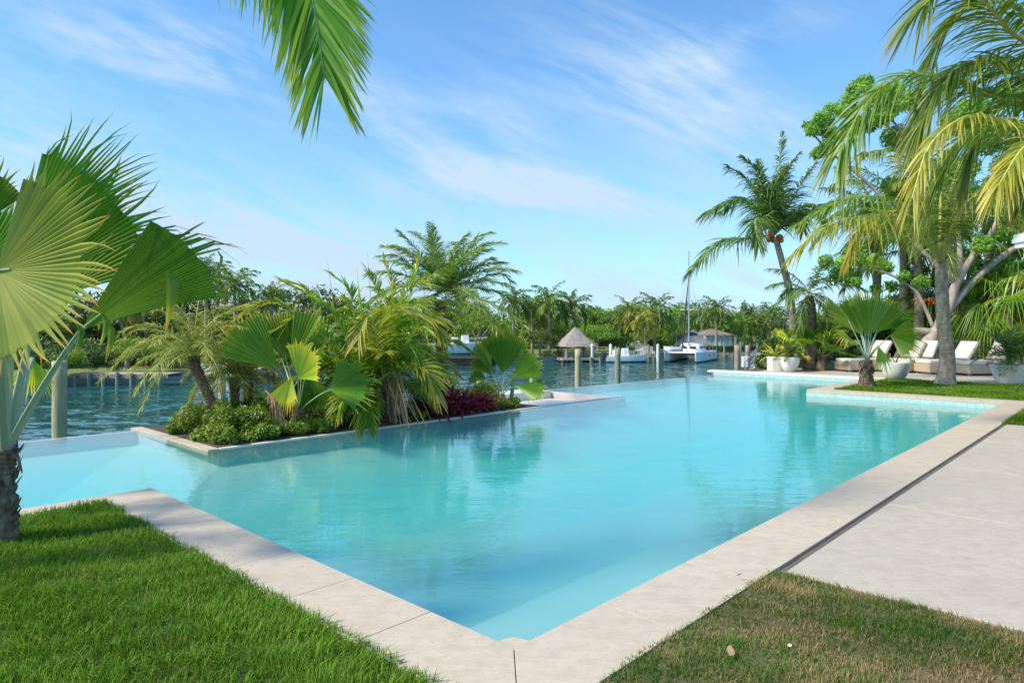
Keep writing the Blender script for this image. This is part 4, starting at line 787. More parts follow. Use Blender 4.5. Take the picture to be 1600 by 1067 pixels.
# torn drooping strips
o = thing('torn_fan_leaf', 'torn yellow tipped leaf strips hanging below the large fan palm blades', 'leaf', tuple(L4(260, 400)))
rg = np.random.default_rng(5)
for (x, y, L_, w_, dd) in [(262, 425, .42, .07, .1), (268, 428, .3, .05, .12), (168, 500, .3, .05, .2), (160, 490, .22, .045, .0), (285, 432, .25, .03, .3), (240, 450, .2, .035, .3), (340, 392, .18, .02, .2), (120, 505, .2, .04, -.3)]:
    p0 = L4(x, y, dd); c = np.array([p0, p0 + [.03, 0, -.25 * L_], p0 + [.02, 0, -.6 * L_], p0 + [.0, -.02, -L_]]); B = MB(); ws = np.array([.4, 1, .8, .05]) * w_ / 2
    V = np.stack([c - np.array([1, .2, 0]) * ws[:, None], c + np.array([0, -.012, 0]), c + np.array([1, .2, 0]) * ws[:, None]], 1).reshape(-1, 3); B.add(V, [(j * 3 + q, j * 3 + q + 1, j * 3 + q + 4, j * 3 + q + 3) for j in range(3) for q in (0, 1)], np.stack([np.full(12, rg.random()), np.repeat([.5, .7, .85, 1], 3)], 1)); B.build('strip', Mt['fan'], o)

# ================================================================== OVERHEAD FROND, TOP LEFT
tb = (-4.5, 3.6, -.02); crown = np.array([-4.2, 4.2, 6.0])
fr = [([tuple(crown), (-3.2, 4.4, 5.9), tuple(at(330, -260, 4.5)), tuple(at(440, -130, 4.5)), tuple(at(486, -10, 4.5)), tuple(at(508, 130, 4.5))], {'mats': ('coco_b', 'petiole_b'), 'n': 260, 'L': 1.0, 'wid': .027, 'droop': .2, 'spread': (68, 26), 'up': (0, -1, .0), 'k': 5, 'twist': .3, 'prof': (.7, 1, .4), 'jit': .05, 'vee': 0}),
      ([tuple(crown), (-3.0, 4.6, 6.2), (-1.5, 4.7, 5.6), tuple(at(600, -120, 4.4)), tuple(at(612, -70, 4.4))], {'n': 70, 'L': .45})]
fr += [f for f in rnd_fronds(crown, 2, 1.6, np.random.default_rng(3), 60, -30, (50, 80), azr=(2.3, 4.2))]
pin_palm('overhead_coconut_palm', 'green coconut palm frond hanging down into the top of the picture from above', tb, [tb, (-4.5, 3.8, 2.5), tuple(crown)], fr, (.15, .11), L=.7, wid=.042, n=60, seed=30, k=4)

# ================================================================== RIGHT SIDE
# coconut palm on the lawn strip
b = G(1477, 601); d = b[1]
def q(*P): return [tuple(at(x, y, d + z)) for x, y, z in P]
c0 = (1470, 412, 0)
fr = [(q(c0, (1440, 350, -.2), (1385, 312, -.5), (1320, 312, -.8), (1242, 352, -1)), {}), (q(c0, (1435, 365, -.6), (1370, 340, -1), (1300, 350, -1.4), (1235, 400, -1.6)), {'mats': ('coco_y', 'petiole_y')}),
      (q(c0, (1450, 360, .8), (1400, 330, 1.4), (1350, 350, 1.8), (1322, 410, 2)), {'mats': ('coco_y', 'petiole_y')}), (q(c0, (1465, 320, .3), (1440, 240, .6), (1390, 200, .8)), {}), (q(c0, (1470, 320, -.2), (1470, 240, -.3), (1480, 175, -.4)), {}),
      (q(c0, (1480, 320, .4), (1510, 240, .7), (1560, 210, .9)), {}), (q(c0, (1490, 345, -.3), (1530, 300, -.6), (1580, 275, -.8), (1640, 285, -1)), {'mats': ('coco_y', 'petiole_y')}), (q(c0, (1500, 350, .6), (1550, 320, .9), (1610, 330, 1.2), (1660, 380, 1.3)), {}),
      (q(c0, (1450, 340, -.8), (1425, 270, -1.4), (1400, 235, -1.8), (1345, 240, -2.2)), {}), (q(c0, (1490, 350, -.9), (1520, 310, -1.5), (1560, 310, -2), (1600, 350, -2.4)), {}), (q(c0, (1455, 370, .9), (1430, 350, 1.6), (1400, 360, 2.2), (1370, 400, 2.5)), {})]
pin_palm('coconut_palm', 'coconut palm with grey ringed trunk and yellow green fronds standing on the lawn strip', b, [b, at(1480, 560, d), at(1474, 500, d), at(1470, 405, d)], fr, (.205, .14), L=1.0, wid=.036, n=92, vjit=20, seed=31, k=4, mats=('coco', 'petiole_y'), droop=.75, spread=(72, 25), rr=(.06, .008), t0=.2, flare=1.35, ring=.1)
# tall leaning palm by the canal
b = (*D(1243, 510, 25)[:2], -.1); d = 25
c0 = (1211, 366, 0); DK = {'mats': ('coco_d', 'petiole')}
fr = [(q(c0, (1185, 330, 0), (1145, 314, -.2), (1095, 338, -.3)), DK), (q(c0, (1175, 372, -.3), (1125, 378, -.6), (1074, 428, -.9)), DK), (q(c0, (1190, 320, .3), (1165, 280, .4), (1135, 258, .5)), DK), (q(c0, (1196, 310, -.3), (1180, 265, -.5), (1160, 245, -.6)), DK), (q(c0, (1210, 310, .2), (1218, 250, .3), (1222, 208, .3)), DK),
      (q(c0, (1220, 315, -.3), (1232, 265, -.5), (1248, 240, -.6)), DK), (q(c0, (1230, 325, .2), (1250, 290, .4), (1275, 255, .5)), DK), (q(c0, (1235, 340, -.4), (1262, 320, -.8), (1290, 345, -1)), DK), (q(c0, (1230, 350, .6), (1265, 330, 1), (1310, 310, 1.3)), DK), (q(c0, (1205, 330, -.8), (1205, 300, -1.4), (1230, 260, -1.8)), DK),
      (q(c0, (1195, 345, -.9), (1180, 345, -1.5), (1185, 385, -1.9)), {}), (q(c0, (1190, 335, .9), (1160, 310, 1.5), (1130, 330, 2)), DK), (q(c0, (1225, 345, .9), (1245, 330, 1.5), (1255, 360, 2)), DK), (q(c0, (1200, 315, .8), (1190, 275, 1.2), (1185, 250, 1.4)), DK), (q(c0, (1208, 330, -.5), (1215, 305, -1), (1185, 290, -1.5)), {})]
pin_palm('coconut_palm', 'tall leaning dark green coconut palm standing alone against the sky right of the mast', b, [b, at(1236, 470, d), at(1222, 410, d), at(1212, 372, d)], fr, (.14, .105), L=1.0, wid=.045, n=84, seed=32, k=4, droop=.6, vjit=17, spread=(66, 24), rr=(.05, .008), mats=('coco_d', 'petiole'))
B = MB(); rg = np.random.default_rng(8); oo = bpy.data.objects[-1] if False else None
o = thing('coconut_cluster', 'cluster of orange brown husks and coconuts under the crown of the leaning palm', 'fruit', tuple(at(1211, 368, d)))
for i in range(12):
    a = rg.uniform(0, 6.28); p = at(1211, 368, d) + np.array([cos(a) * .22, sin(a) * .22, rg.uniform(-.25, .15)]); B = MB(); B.lathe([(0.001, -.11), (.07, -.08), (.1, 0), (.07, .08), (.001, .11)], p, 8); B.build('coconut', Mt['fruit'], o, True)
# small palm right of it
b = (*D(1268, 520, 23.5)[:2], -.1); d = 23.5; rg = np.random.default_rng(33)
pin_palm('coconut_palm', 'short ragged coconut palm with tan trunk below the leaning palm', b, [b, at(1268, 490, d), at(1264, 462, d)], rnd_fronds(at(1264, 458, d), 15, 1.7, rg, 75, -60, (50, 95)), (.17, .13), 'bark_brown', .5, .035, 40, ('coco_d', 'petiole'), 33, k=3, droop=.6)
# palms in the tree group
for i, (bx, by, tx, ty, dd, n_, lb, mt) in enumerate([(1410, 520, 1411, 330, 26, 18, 'grey trunked coconut palm second behind the lawn palm, left of it', 'coco'), (1362, 470, 1372, 345, 27, 14, 'coconut palm with sinuous pale trunk at the left of the tree group', 'coco'), (1435, 530, 1432, 385, 25, 12, 'slim coconut palm just left of the lawn palm trunk', 'coco_d'), (1545, 520, 1540, 330, 28, 18, 'coconut palm behind the leaning tree limb at the right', 'coco')]):
    b = (*D(bx, by, dd)[:2], -.1); rg = np.random.default_rng(80 + i)
    pin_palm('coconut_palm', lb, b, [b, at((bx * .6 + tx * .4) + (6 if i == 1 else 2), (by * .5 + ty * .5), dd), at(tx, ty, dd)], rnd_fronds(at(tx, ty, dd), n_, 3.1, rg, 80, -35, (50, 95)), (.17, .13), L=.75, wid=.045, n=56, seed=80 + i, mats=(mt, 'petiole_y'), k=3, droop=.75, vjit=24, rr=(.04, .008))
# near palm beyond the right edge whose fronds reach in
d = 10; cb = np.array([8.35, 9.6, 5.15]); b = (8.2, 9.5, -.02)
def r_(*P): return [tuple(cb)] + [tuple(at(x, y, z)) for x, y, z in P]
kw = {'n': 120, 'L': .85, 'wid': .03, 'k': 5, 'droop': .65, 'prof': (.6, 1, .7)}
fr = [(r_((1600, 157, 9.8), (1473, 121, 9.7), (1403, 124, 9.7), (1352, 163, 9.7), (1310, 240, 9.7)), dict(kw, up=(0, -.25, 1))),
      (r_((1600, 66, 9.3), (1537, 2, 9.0), (1485, -25, 8.9), (1440, 12, 8.8)), dict(kw, L=.95)), (r_((1610, 190, 9.2), (1520, 180, 8.8), (1455, 225, 8.6), (1425, 310, 8.5)), dict(kw, mats=('coco_y', 'petiole_y'), L=.5, wid=.024)),
      (r_((1625, 110, 10.5), (1560, 95, 11), (1490, 120, 11.4), (1430, 200, 11.6)), dict(kw)), (r_((1640, 30, 10), (1610, -60, 10), (1590, -140, 10)), dict(kw)), (r_((1650, 200, 9), (1600, 230, 8.5), (1560, 290, 8.2)), dict(kw, L=.55, mats=('coco_y', 'petiole_y')))]
fr += [(r_((1610, 120, 9.5), (1530, 96, 9.3), (1475, 125, 9.2), (1438, 195, 9.2)), dict(kw)), (r_((1620, 210, 10.2), (1560, 195, 10.5), (1500, 225, 10.8), (1455, 305, 11)), dict(kw)), (r_((1620, 40, 10.5), (1570, 5, 10.8), (1500, 20, 11), (1455, 85, 11.2)), dict(kw)), (r_((1640, 150, 10.8), (1600, 150, 11.5), (1540, 190, 12), (1510, 270, 12.2)), dict(kw))]
fr += rnd_fronds(cb, 10, 3.3, np.random.default_rng(41), 70, -20, (50, 80), azr=(-1.4, 1.4))
pin_palm('coconut_palm', 'large coconut palm whose long yellow green fronds arch in from the top right edge', b, [b, (8.3, 9.5, 2.5), tuple(cb)], fr, (.2, .14), L=.85, wid=.034, n=90, seed=42, rr=(.045, .008))
# many-limbed broadleaf tree
b = G(1446, 583); b = (b[0] + .2, 23.5, -.02); d = 23.5
o = thing('broadleaf_tree', 'big many limbed broadleaf tree with smooth grey branches behind the loungers', 'tree', b); B = MB()
B.tube(spline([b, at(1462, 520, d), at(1482, 478, d), at(1496, 440, d), at(1520, 400, d)], 20), np.linspace(.26, .10, 20), 12); tr_o = B.build('trunk', Mt['bark_tree'], o, True)
limbs = [([(1476, 490), (1520, 440), (1560, 405), (1585, 388), (1620, 370)], .15, .08), ([(1496, 440), (1500, 400), (1495, 350), (1480, 290)], .12, .05), ([(1520, 400), (1545, 370), (1570, 320)], .12, .05), ([(1462, 520), (1440, 470), (1425, 450), (1380, 425), (1320, 420)], .07, .02), ([(1490, 440), (1430, 380), (1370, 300), (1300, 240), (1270, 210)], .09, .03), ([(1480, 290), (1420, 220), (1370, 160), (1340, 140)], .06, .02), ([(1462, 520), (1425, 520), (1400, 560)], .14, .1)]
for P, a, e in limbs: B = MB(); B.tube(spline([at(x, y, d + .1 * j) for j, (x, y) in enumerate(P)], 16), np.linspace(a, e, 16), 8); B.build('limb', Mt['bark_tree'], o, True)
rg = np.random.default_rng(44); cc = []; rr_ = []
for (x, y, r_px, dz) in [(1262, 200, 22, 0), (1285, 238, 26, .5), (1300, 175, 26, .2), (1322, 160, 22, 0), (1345, 135, 22, -.3), (1395, 128, 30, 0), (1380, 170, 35, .6), (1430, 165, 34, 1), (1340, 200, 22, .8), (1470, 200, 40, 1.5), (1415, 230, 38, .5), (1520, 190, 45, 1), (1580, 230, 50, 1), (1500, 270, 40, 1), (1560, 300, 45, .5), (1600, 330, 40, 0),
                       (1300, 415, 26, .3), (1335, 405, 28, 0), (1330, 432, 16, .2), (1375, 410, 28, .5), (1400, 440, 26, .6), (1360, 340, 26, 1), (1400, 300, 34, 1.4), (1450, 330, 34, 1.6), (1540, 360, 34, .8), (1500, 400, 28, 1.2), (1445, 440, 25, 1), (1555, 430, 30, 1.5), (1520, 460, 26, 1.6), (1300, 205, 20, 1), (1590, 150, 40, 1.5), (1620, 270, 40, 1)]:
    for k in range(3): cc.append(at(x + rg.normal(0, r_px * .4), y + rg.normal(0, r_px * .35), d + dz + rg.normal(0, .5))); rr_.append(r_px / F * d * rg.uniform(.45, .8))
B = MB(); leafcloud(B, cc, np.array(rr_) * .9, 46000, .075, 0, rg, .25, .85); B.build('crown', Mt['broad_l'], o)
# dense dark planting behind the terrace
def mass_shrub(label, px0, px1, y0, y1, d, seed, mat, n=7000, size=.09):
    rg = np.random.default_rng(seed); a = at(px0, y0, d); e = at(px1, y1, d); b = ((a[0] + e[0]) / 2, d, -.05); o = thing('shrub', label, 'shrub', b); c = []; r = []
    for i in range(30): r_ = rg.uniform(.3, .55) * min(e[0] - a[0], a[2] + .1) * .6; c.append((rg.uniform(a[0] + r_ * .6, e[0] - r_ * .6), d + rg.uniform(-.3, .6), rg.uniform(.1, max(.15, a[2] - r_ * .8)))); r.append(r_)
    B = MB(); leafcloud(B, c, np.array(r), n, size, 0, rg, .4, .9); B.v[0][:, 2] = np.maximum(B.v[0][:, 2], -.04); B.build('foliage', Mt[mat], o)
    B = MB()
    for i in range(6): B.tube([(b[0] + (i - 3) * .1, d, -.05), c[i]], [.03, .01], 5)
    B.build('stem', Mt['bark_tree'], o)
for i, a in enumerate([(1190, 1235, 528, 575, 25, 'broad_d', 'dark shrub hanging over the canal edge left of the white planter wall'), (1215, 1290, 510, 575, 26.5, 'broad', 'green shrub behind the white bowl pot'), (1270, 1340, 500, 570, 26, 'broad_d', 'dark shrub behind the low white wall'), (1320, 1400, 470, 570, 27, 'broad_d', 'dark shrub behind the leftmost lounger'),
                       (1385, 1460, 450, 575, 27, 'broad_d', 'tall dark shrub behind the half round white pot'), (1440, 1520, 445, 575, 27.5, 'broad_d', 'tall dark shrub behind the lawn palm trunk'), (1505, 1585, 430, 575, 27, 'broad_d', 'tall dark shrub behind the right loungers'), (1570, 1660, 400, 575, 26, 'broad_d', 'tall dark shrub at the right edge below the roof corner'), (1240, 1300, 488, 560, 29, 'broad', 'light shrub behind the short ragged palm'), (1300, 1380, 480, 560, 30, 'broad', 'pale green shrub far behind the lawn fan palm')]):
    mass_shrub(a[6], a[0], a[1], a[2], a[3], a[4], 90 + i, a[5])
# fan palm on the lawn strip
b = G(1355, 604); d = b[1]; tp = at(1355, 562, d)
def l(x, y, z=0): return at(x, y, d + z)
fan_palm('fan_palm', 'bright green fan palm with short trunk on the lawn strip left of the coconut palm', b, [b, at(1354, 585, d), tp], [
    (l(1357, 528), l(1358, 445, -.1), (0, -1, .15), 34, 22, .7, 8, .12, 'fan'), (l(1348, 525, .3), l(1318, 448, .5), (.2, -.95, .2), 26, 18, .7, 16, .2, 'fan'), (l(1368, 522, .4), l(1398, 455, .6), (-.2, -.95, .2), 28, 18, .66, 18, .25, 'fan'), (l(1362, 520, .7), l(1425, 470, .9), (-.1, -.95, .2), 26, 16, .6, 16, .3, 'fan'), (l(1345, 522, .6), l(1290, 480, .9), (.1, -.95, .2), 22, 14, .66, 22, .25, 'fan_d'),
    (l(1391, 524, -.2), l(1452, 542, -.4), (.1, -.9, .4), 62, 30, .6, 8, .35, 'fan'), (l(1325, 500, .2), l(1282, 470, .3), (.3, -.8, .5), 18, 10, .8, 30, .1, 'fan_d'), (l(1330, 530, -.3), l(1300, 520, -.5), (0, -.7, .7), 40, 16, .5, 14, .7, 'fan_y'), (l(1372, 540, -.4), l(1385, 585, -.6), (.2, -.9, .3), 30, 14, .55, 10, .4, 'fan'),
    (l(1350, 500, .8), l(1345, 450, 1.1), (0, -1, .1), 50, 22, .7, 10, .2, 'fan_d'), (l(1375, 510, .9), l(1420, 480, 1.2), (-.1, -.9, .3), 50, 22, .65, 12, .3, 'fan')], (.15, .11), pet='petiole_b', seed=51, prad=.028)
# two fan palms behind the white planter wall
for i, (bx, cx, cy, dd, lb, mt) in enumerate([(1262, 1255, 545, 23.6, 'yellow green fan palm with bare stems right of the white bowl pot', ('fan', 'fan_y', 'fan')), (1282, 1285, 545, 23.2, 'fan palm with brown shaggy trunk left of the low white wall', ('fan', 'fan', 'fan_d'))]):
    b = (*D(bx, 580, dd)[:2], 0); rg = np.random.default_rng(60 + i); tp = at(cx, cy + 12, dd)
    fan_palm('fan_palm', lb, b, [b, ((b[0] + tp[0]) / 2, dd, .3), tp], rnd_fans(tp, 9, .75, .65, rg, 85, 10, mt, 80, 22, .65, .3), (.14, .1), seed=60 + i, pet='petiole_y' if i == 0 else 'petiole')
# weeping fan palms at the right
for i, (bx, cx, cy, dd, R, lb) in enumerate([(1515, 1512, 480, 25.5, 1.2, 'drooping fan palm in the dark planting behind the two right loungers'), (1575, 1575, 470, 23.5, 1.3, 'drooping fan palm with brown trunk below the roof corner'), (1600, 1600, 430, 24.5, 1.4, 'tall drooping fan palm at the right edge'), (1498, 1495, 535, 24.2, .6, 'small pale fan palm low behind the lounger backs'), (1455, 1450, 470, 26, 1.1, 'drooping fan palm behind the lawn palm trunk')]):
    b = (*D(bx, 580, dd)[:2], -.05); rg = np.random.default_rng(65 + i); tp = at(cx, cy, dd)
    fan_palm('fan_palm', lb, b, [b, ((b[0] + tp[0]) / 2, dd, tp[2] * .5), tp], rnd_fans(tp, 16, R, R * .7, rg, 80, -45, ('broad', 'fan', 'fan_pale') if i < 3 else ('fan', 'fan_d'), 110, 26, .32, 1.3), (.14, .12), seed=65 + i)
o = thing('palm_fruit', 'hanging bunch of orange palm fruit behind the lawn palm trunk', 'fruit', tuple(at(1452, 470, 24.8))); rg = np.random.default_rng(1)
for i in range(34): B = MB(); p = at(1452, 470, 24.8) + rg.normal(0, 1, 3) * np.array([.25, .12, .09]); B.lathe([(.001, -.07), (.065, 0), (.001, .07)], p, 6); B.build('fruit', Mt['fruit'], o, True)

# pots and potted cycads ----------------------------------------------
def pot(label, px, py, wpx, hpx, mat, prof, group=None):
    b = G(px, py); d = b[1]; R = wpx / F * d / 2; Hh = hpx / F * d; o = thing('pot', label, 'pot', (b[0], d + R * .5, 0)); c = (b[0], d + R * .5, 0)
    P = [(x * R, z * Hh) for x, z in prof]; tr = R - .05
    B = MB(); B.lathe([(0.001, 0)] + P + [(P[-1][0] - .04, P[-1][1]), (P[-1][0] - .06, Hh * .85)], c, 40); B.build('bowl', Mt[mat], o, True)
    B = MB(); B.lathe([(.001, Hh * .88), (P[-1][0] - .05, Hh * .86)], c, 24); B.build('soil', Mt['soil'], o); return c, R, Hh
BOWL = [(.48, 0), (.62, .08), (.82, .35), (.95, .65), (1, .95), (1, 1)]
TUB = [(.62, 0), (.68, .1), (.86, .6), (.96, .9), (1, 1)]
def cycad(label, c, z, n, L, seed, th=.15, mat='cycad'):
    rg = np.random.default_rng(seed); b = (c[0], c[1], z); fr = rnd_fronds((b[0], b[1], z + th), n, L, rg, 80, -5, (35, 70))
    return pin_palm('cycad', label, b, [b, (b[0], b[1], z + th * .5), (b[0], b[1], z + th)], fr, (.09, .08), 'bark_brown', L * .3, .014, 40, (mat, 'petiole'), seed, .04, 1.1, (75, 50), .1, 20, (.01, .003), 2, .1, .06, (.4, 1, .3), cat='plant', tseg=10)
c, R, Hh = pot('round white bowl pot at the corner of the far pool coping', 1237, 581, 31, 23, 'pot', BOWL); cycad('cycad with green leaves in the round white bowl pot', c, Hh * .86, 22, .62, 1, .12)
strap_plant('bromeliad', 'yellow green strappy plant behind the cycad in the white bowl pot', (c[0] - .15, c[1] + .9, .2), 22, .8, .07, 'fan_y', 3, .3)
c, R, Hh = pot('wide half round white pot between the lawn fan palm and the coconut trunk', 1405, 594, 42, 28, 'pot', BOWL); strap_plant('agave', 'dark small leaved plant in the wide half round pot', (c[0], c[1], Hh * .86), 14, .28, .04, 'broad_d', 4, .03)
c, R, Hh = pot('grey stone tub pot at the left end of the loungers', 1341, 579, 34, 23, 'potg', TUB); strap_plant('agave', 'dark purplish plant in the grey stone tub', (c[0], c[1], Hh * .86), 26, .5, .05, 'broad_d', 5, .05)
c, R, Hh = pot('large white tub pot at the right edge of the picture', 1588, 600, 56, 30, 'pot', TUB); cycad('large dark cycad in the white tub at the right edge', c, Hh * .86, 34, .95, 6, .3)
c, R, Hh = pot('square shouldered pale pot behind the gap between the right loungers', 1530, 579, 22, 18, 'potg', TUB); strap_plant('cactus_plant', 'broad green leaf plant in the pot behind the right loungers', (c[0], c[1], Hh * .86), 8, .55, .14, 'shrub', 6, .3)
c, R, Hh = pot('pale planter pot behind the coconut trunk', 1458, 578, 20, 17, 'potg', TUB)
# low white walls
def wall(label, px0, px1, pyb, hpx, th=.35, mat='edge', name='low_wall'):
    a = G(px0, pyb); e = G(px1, pyb); h = hpx / F * a[1]; o = thing(name, label, 'wall', ((a[0] + e[0]) / 2, a[1], 0)); B = MB(); B.box(((a[0] + e[0]) / 2, a[1] + th / 2, h / 2), (e[0] - a[0], th, h)); B.build('wall_body', Mt[mat], o, bevel=.01)
    B = MB(); B.box(((a[0] + e[0]) / 2, a[1] + th / 2, h + .02), (e[0] - a[0] + .04, th + .04, .04)); B.build('cap', Mt['white'], o, bevel=.008)
wall('white planter wall left of the round bowl pot', 1207, 1246, 580, 20, .5); wall('low white wall left of the grey stone tub', 1289, 1327, 577, 11)
# loungers --------------------------------------------------------------
def lounger(name, label, loc, rz, L=1.75, Wd=.72, group='cream loungers on the terrace'):
    o = thing(name, label, 'sun lounger', (0, 0, 0), group); B = MB(); B.box((0, 0, .19), (L, Wd, .26)); B.build('base', Mt['rattan'], o, bevel=.02)
    for sx in (-1, 1):
        for sy in (-1, 1): B = MB(); B.box((sx * (L / 2 - .08), sy * (Wd / 2 - .08), .03), (.07, .07, .06)); B.build('foot', Mt['brown'], o)
    B = MB(); B.box((-.28, 0, .385), (L - .6, Wd - .03, .12)); B.build('seat_cushion', Mt['cushion'], o, bevel=.035)
    B = MB(); ang = radians(57); n_ = 2; c = np.array([L / 2 - .36, 0, .42]); dx = np.array([cos(ang), 0, sin(ang)]); nx = np.array([-sin(ang), 0, cos(ang)]); V = []
    for zz in (0, .66):
        for tt in (0, .13):
            for yy in (-1, 1): V.append(c + dx * zz + nx * tt + np.array([0, yy * (Wd / 2 - .02), 0]))
    B.add(V, [(0, 1, 3, 2), (4, 6, 7, 5), (0, 4, 5, 1), (2, 3, 7, 6), (0, 2, 6, 4), (1, 5, 7, 3)]); B.build('back_cushion', Mt['cushion'], o, bevel=.04)
    B = MB(); B.box((L / 2 - .1, 0, .44), (.05, Wd * .8, .34)); B.build('back_support', Mt['rattan'], o, bevel=.01)
    o.location = loc; o.rotation_euler = (0, 0, rz); return o
LN = [(1360, 581, .25, 'cream rattan lounger farthest left, behind the lawn fan palm'), (1440, 582, .5, 'cream rattan lounger half hidden by the coconut trunk on its left'), (1492, 585, .12, 'cream rattan lounger with tall back just right of the coconut trunk'), (1551, 587, .2, 'cream rattan lounger beside the large white tub pot'), (1415, 581, .3, 'cream rattan lounger behind the wide half round pot')]
l0 = None
for px, py, a, lb in LN:
    g_ = G(px, py); loc = (g_[0], g_[1] + .4, 0)
    if l0 is None: l0 = lounger('sun_lounger', lb, loc, a)
    else: copy_tree(l0, loc, a, lb)
# white pavilion whose cornice shows at the right edge
o = thing('white_pavilion', 'white pavilion with moulded cornice, only its roof corner showing at the right edge', 'building', (10.7, 10.5, 0))
x0, x1, y0, y1 = 8.78, 12.8, 9.0, 12.0
for k, (z0, z1, ins) in enumerate([(2.95, 3.03, 0), (2.86, 2.948, .03), (2.70, 2.858, .12), (2.52, 2.698, .2)]):
    B = MB(); B.box(((x0 + x1) / 2, (y0 + y1) / 2, (z0 + z1) / 2), (x1 - x0 - 2 * ins, y1 - y0 - 2 * ins, z1 - z0)); B.build('cornice', Mt['white'], o, bevel=.008)
B = MB(); B.prism([(x0 + .02, y0 + .02), (x1 - .02, y0 + .02), (x1 - .02, y1 - .02), (x0 + .02, y1 - .02)], 3.031, 3.1); B.add([(x0 + .05, y0 + .05, 3.1), (x1 - .05, y0 + .05, 3.1), (x1 - .05, y1 - .05, 3.1), (x0 + .05, y1 - .05, 3.1), (x0 + 1.4, 10.5, 3.9), (x1 - 1.4, 10.5, 3.9)], [(0, 1, 5, 4), (2, 3, 4, 5)]); B.add([(x0 + .05, y0 + .05, 3.1), (x0 + .05, y1 - .05, 3.1), (x0 + 1.4, 10.5, 3.9), (x1 - .05, y0 + .05, 3.1), (x1 - .05, y1 - .05, 3.1), (x1 - 1.4, 10.5, 3.9)], [(0, 2, 1), (3, 4, 5)]); B.build('roof', Mt['white'], o)
for xx in (x0 + .55, x1 - .5):
    for yy in (y0 + .5, y1 - .5): B = MB(); B.box((xx, yy, 1.26), (.28, .28, 2.518)); B.build('column', Mt['white'], o, bevel=.01)

# ================================================================== CANAL: piles, boats, docks
def pile(label, px, pyt, d, wpx, mat='pile', lean=0):
    t = D(px, pyt, d); r = wpx / F * d / 2; b = (t[0], d, CZ - 1.5); o = thing('mooring_pile', label, 'mooring pile', b, None)
    B = MB(); n = 14; c = np.linspace(b, t, n); B.tube(c, np.full(n, r) * (1 + np.sin(np.arange(n) * 2.1) * .02), 16); B.build('post', Mt[mat], o, True)
    B = MB(); B.lathe([(.001, .03), (r * .8, .02), (r * 1.01, 0), (r * 1.01, -.01)], (t[0], d, t[2]), 16); B.build('post_top', Mt[mat], o)
pile('thick weathered mooring pile rising behind the left pool edge', 93, 565, 15.5, 21); pile('pale mooring pile behind the crimson plants', 750, 575, 27, 11); pile('mooring pile showing between two leaves of the dark fan palm', 832, 578, 29, 9)
pile('mooring pile in front of the thatched gazebo', 903, 546, 32, 9.5); pile('green stained mooring pile in front of the white outboard boat', 965, 545, 33, 9, 'pile_g'); pile('pale mooring pile behind the left shrub on the planter', 347, 590, 22, 11); pile('grey brown mooring pile beside the white meter box', 1152, 540, 38, 9, 'pile_d')
pile('slim grey brown mooring pile behind the white meter box', 1168, 540, 38.5, 7, 'pile_d')
# meter box and gangway
t = D(1164, 565, 37.5); o = thing('meter_box', 'white electrical box fixed to the piles beyond the far pool corner', 'box', t); B = MB(); B.box(t, (.32, .2, .6)); B.build('box_body', Mt['white'], o, bevel=.01); B = MB(); B.box((t[0], t[1] - .11, t[2]), (.24, .015, .5)); B.build('door', Mt['gel'], o)
a = np.array(D(1172, 584, 36)); e = np.array(D(1196, 552, 40)); o = thing('gangway', 'grey metal gangway sloping up behind the meter box', 'gangway', tuple(a)); B = MB(); s_ = np.array([.0, .8, 0])
B.add([a, a + s_, e + s_, e], [(0, 1, 2, 3)]); B.add([a - [0, 0, .06], a + s_ - [0, 0, .06], e + s_ - [0, 0, .06], e - [0, 0, .06]], [(3, 2, 1, 0)]); B.build('deck', Mt['wood'], o)
for s2 in (0, 1): B = MB(); off = s_ * s2 + np.array([0, 0, .55]); B.tube([a + off, e + off], .03, 6); [B.tube([a + (e - a) * f + s_ * s2, a + (e - a) * f + off], .02, 5) for f in (0, .33, .66, 1)]; B.build('railing', Mt['metal'], o)
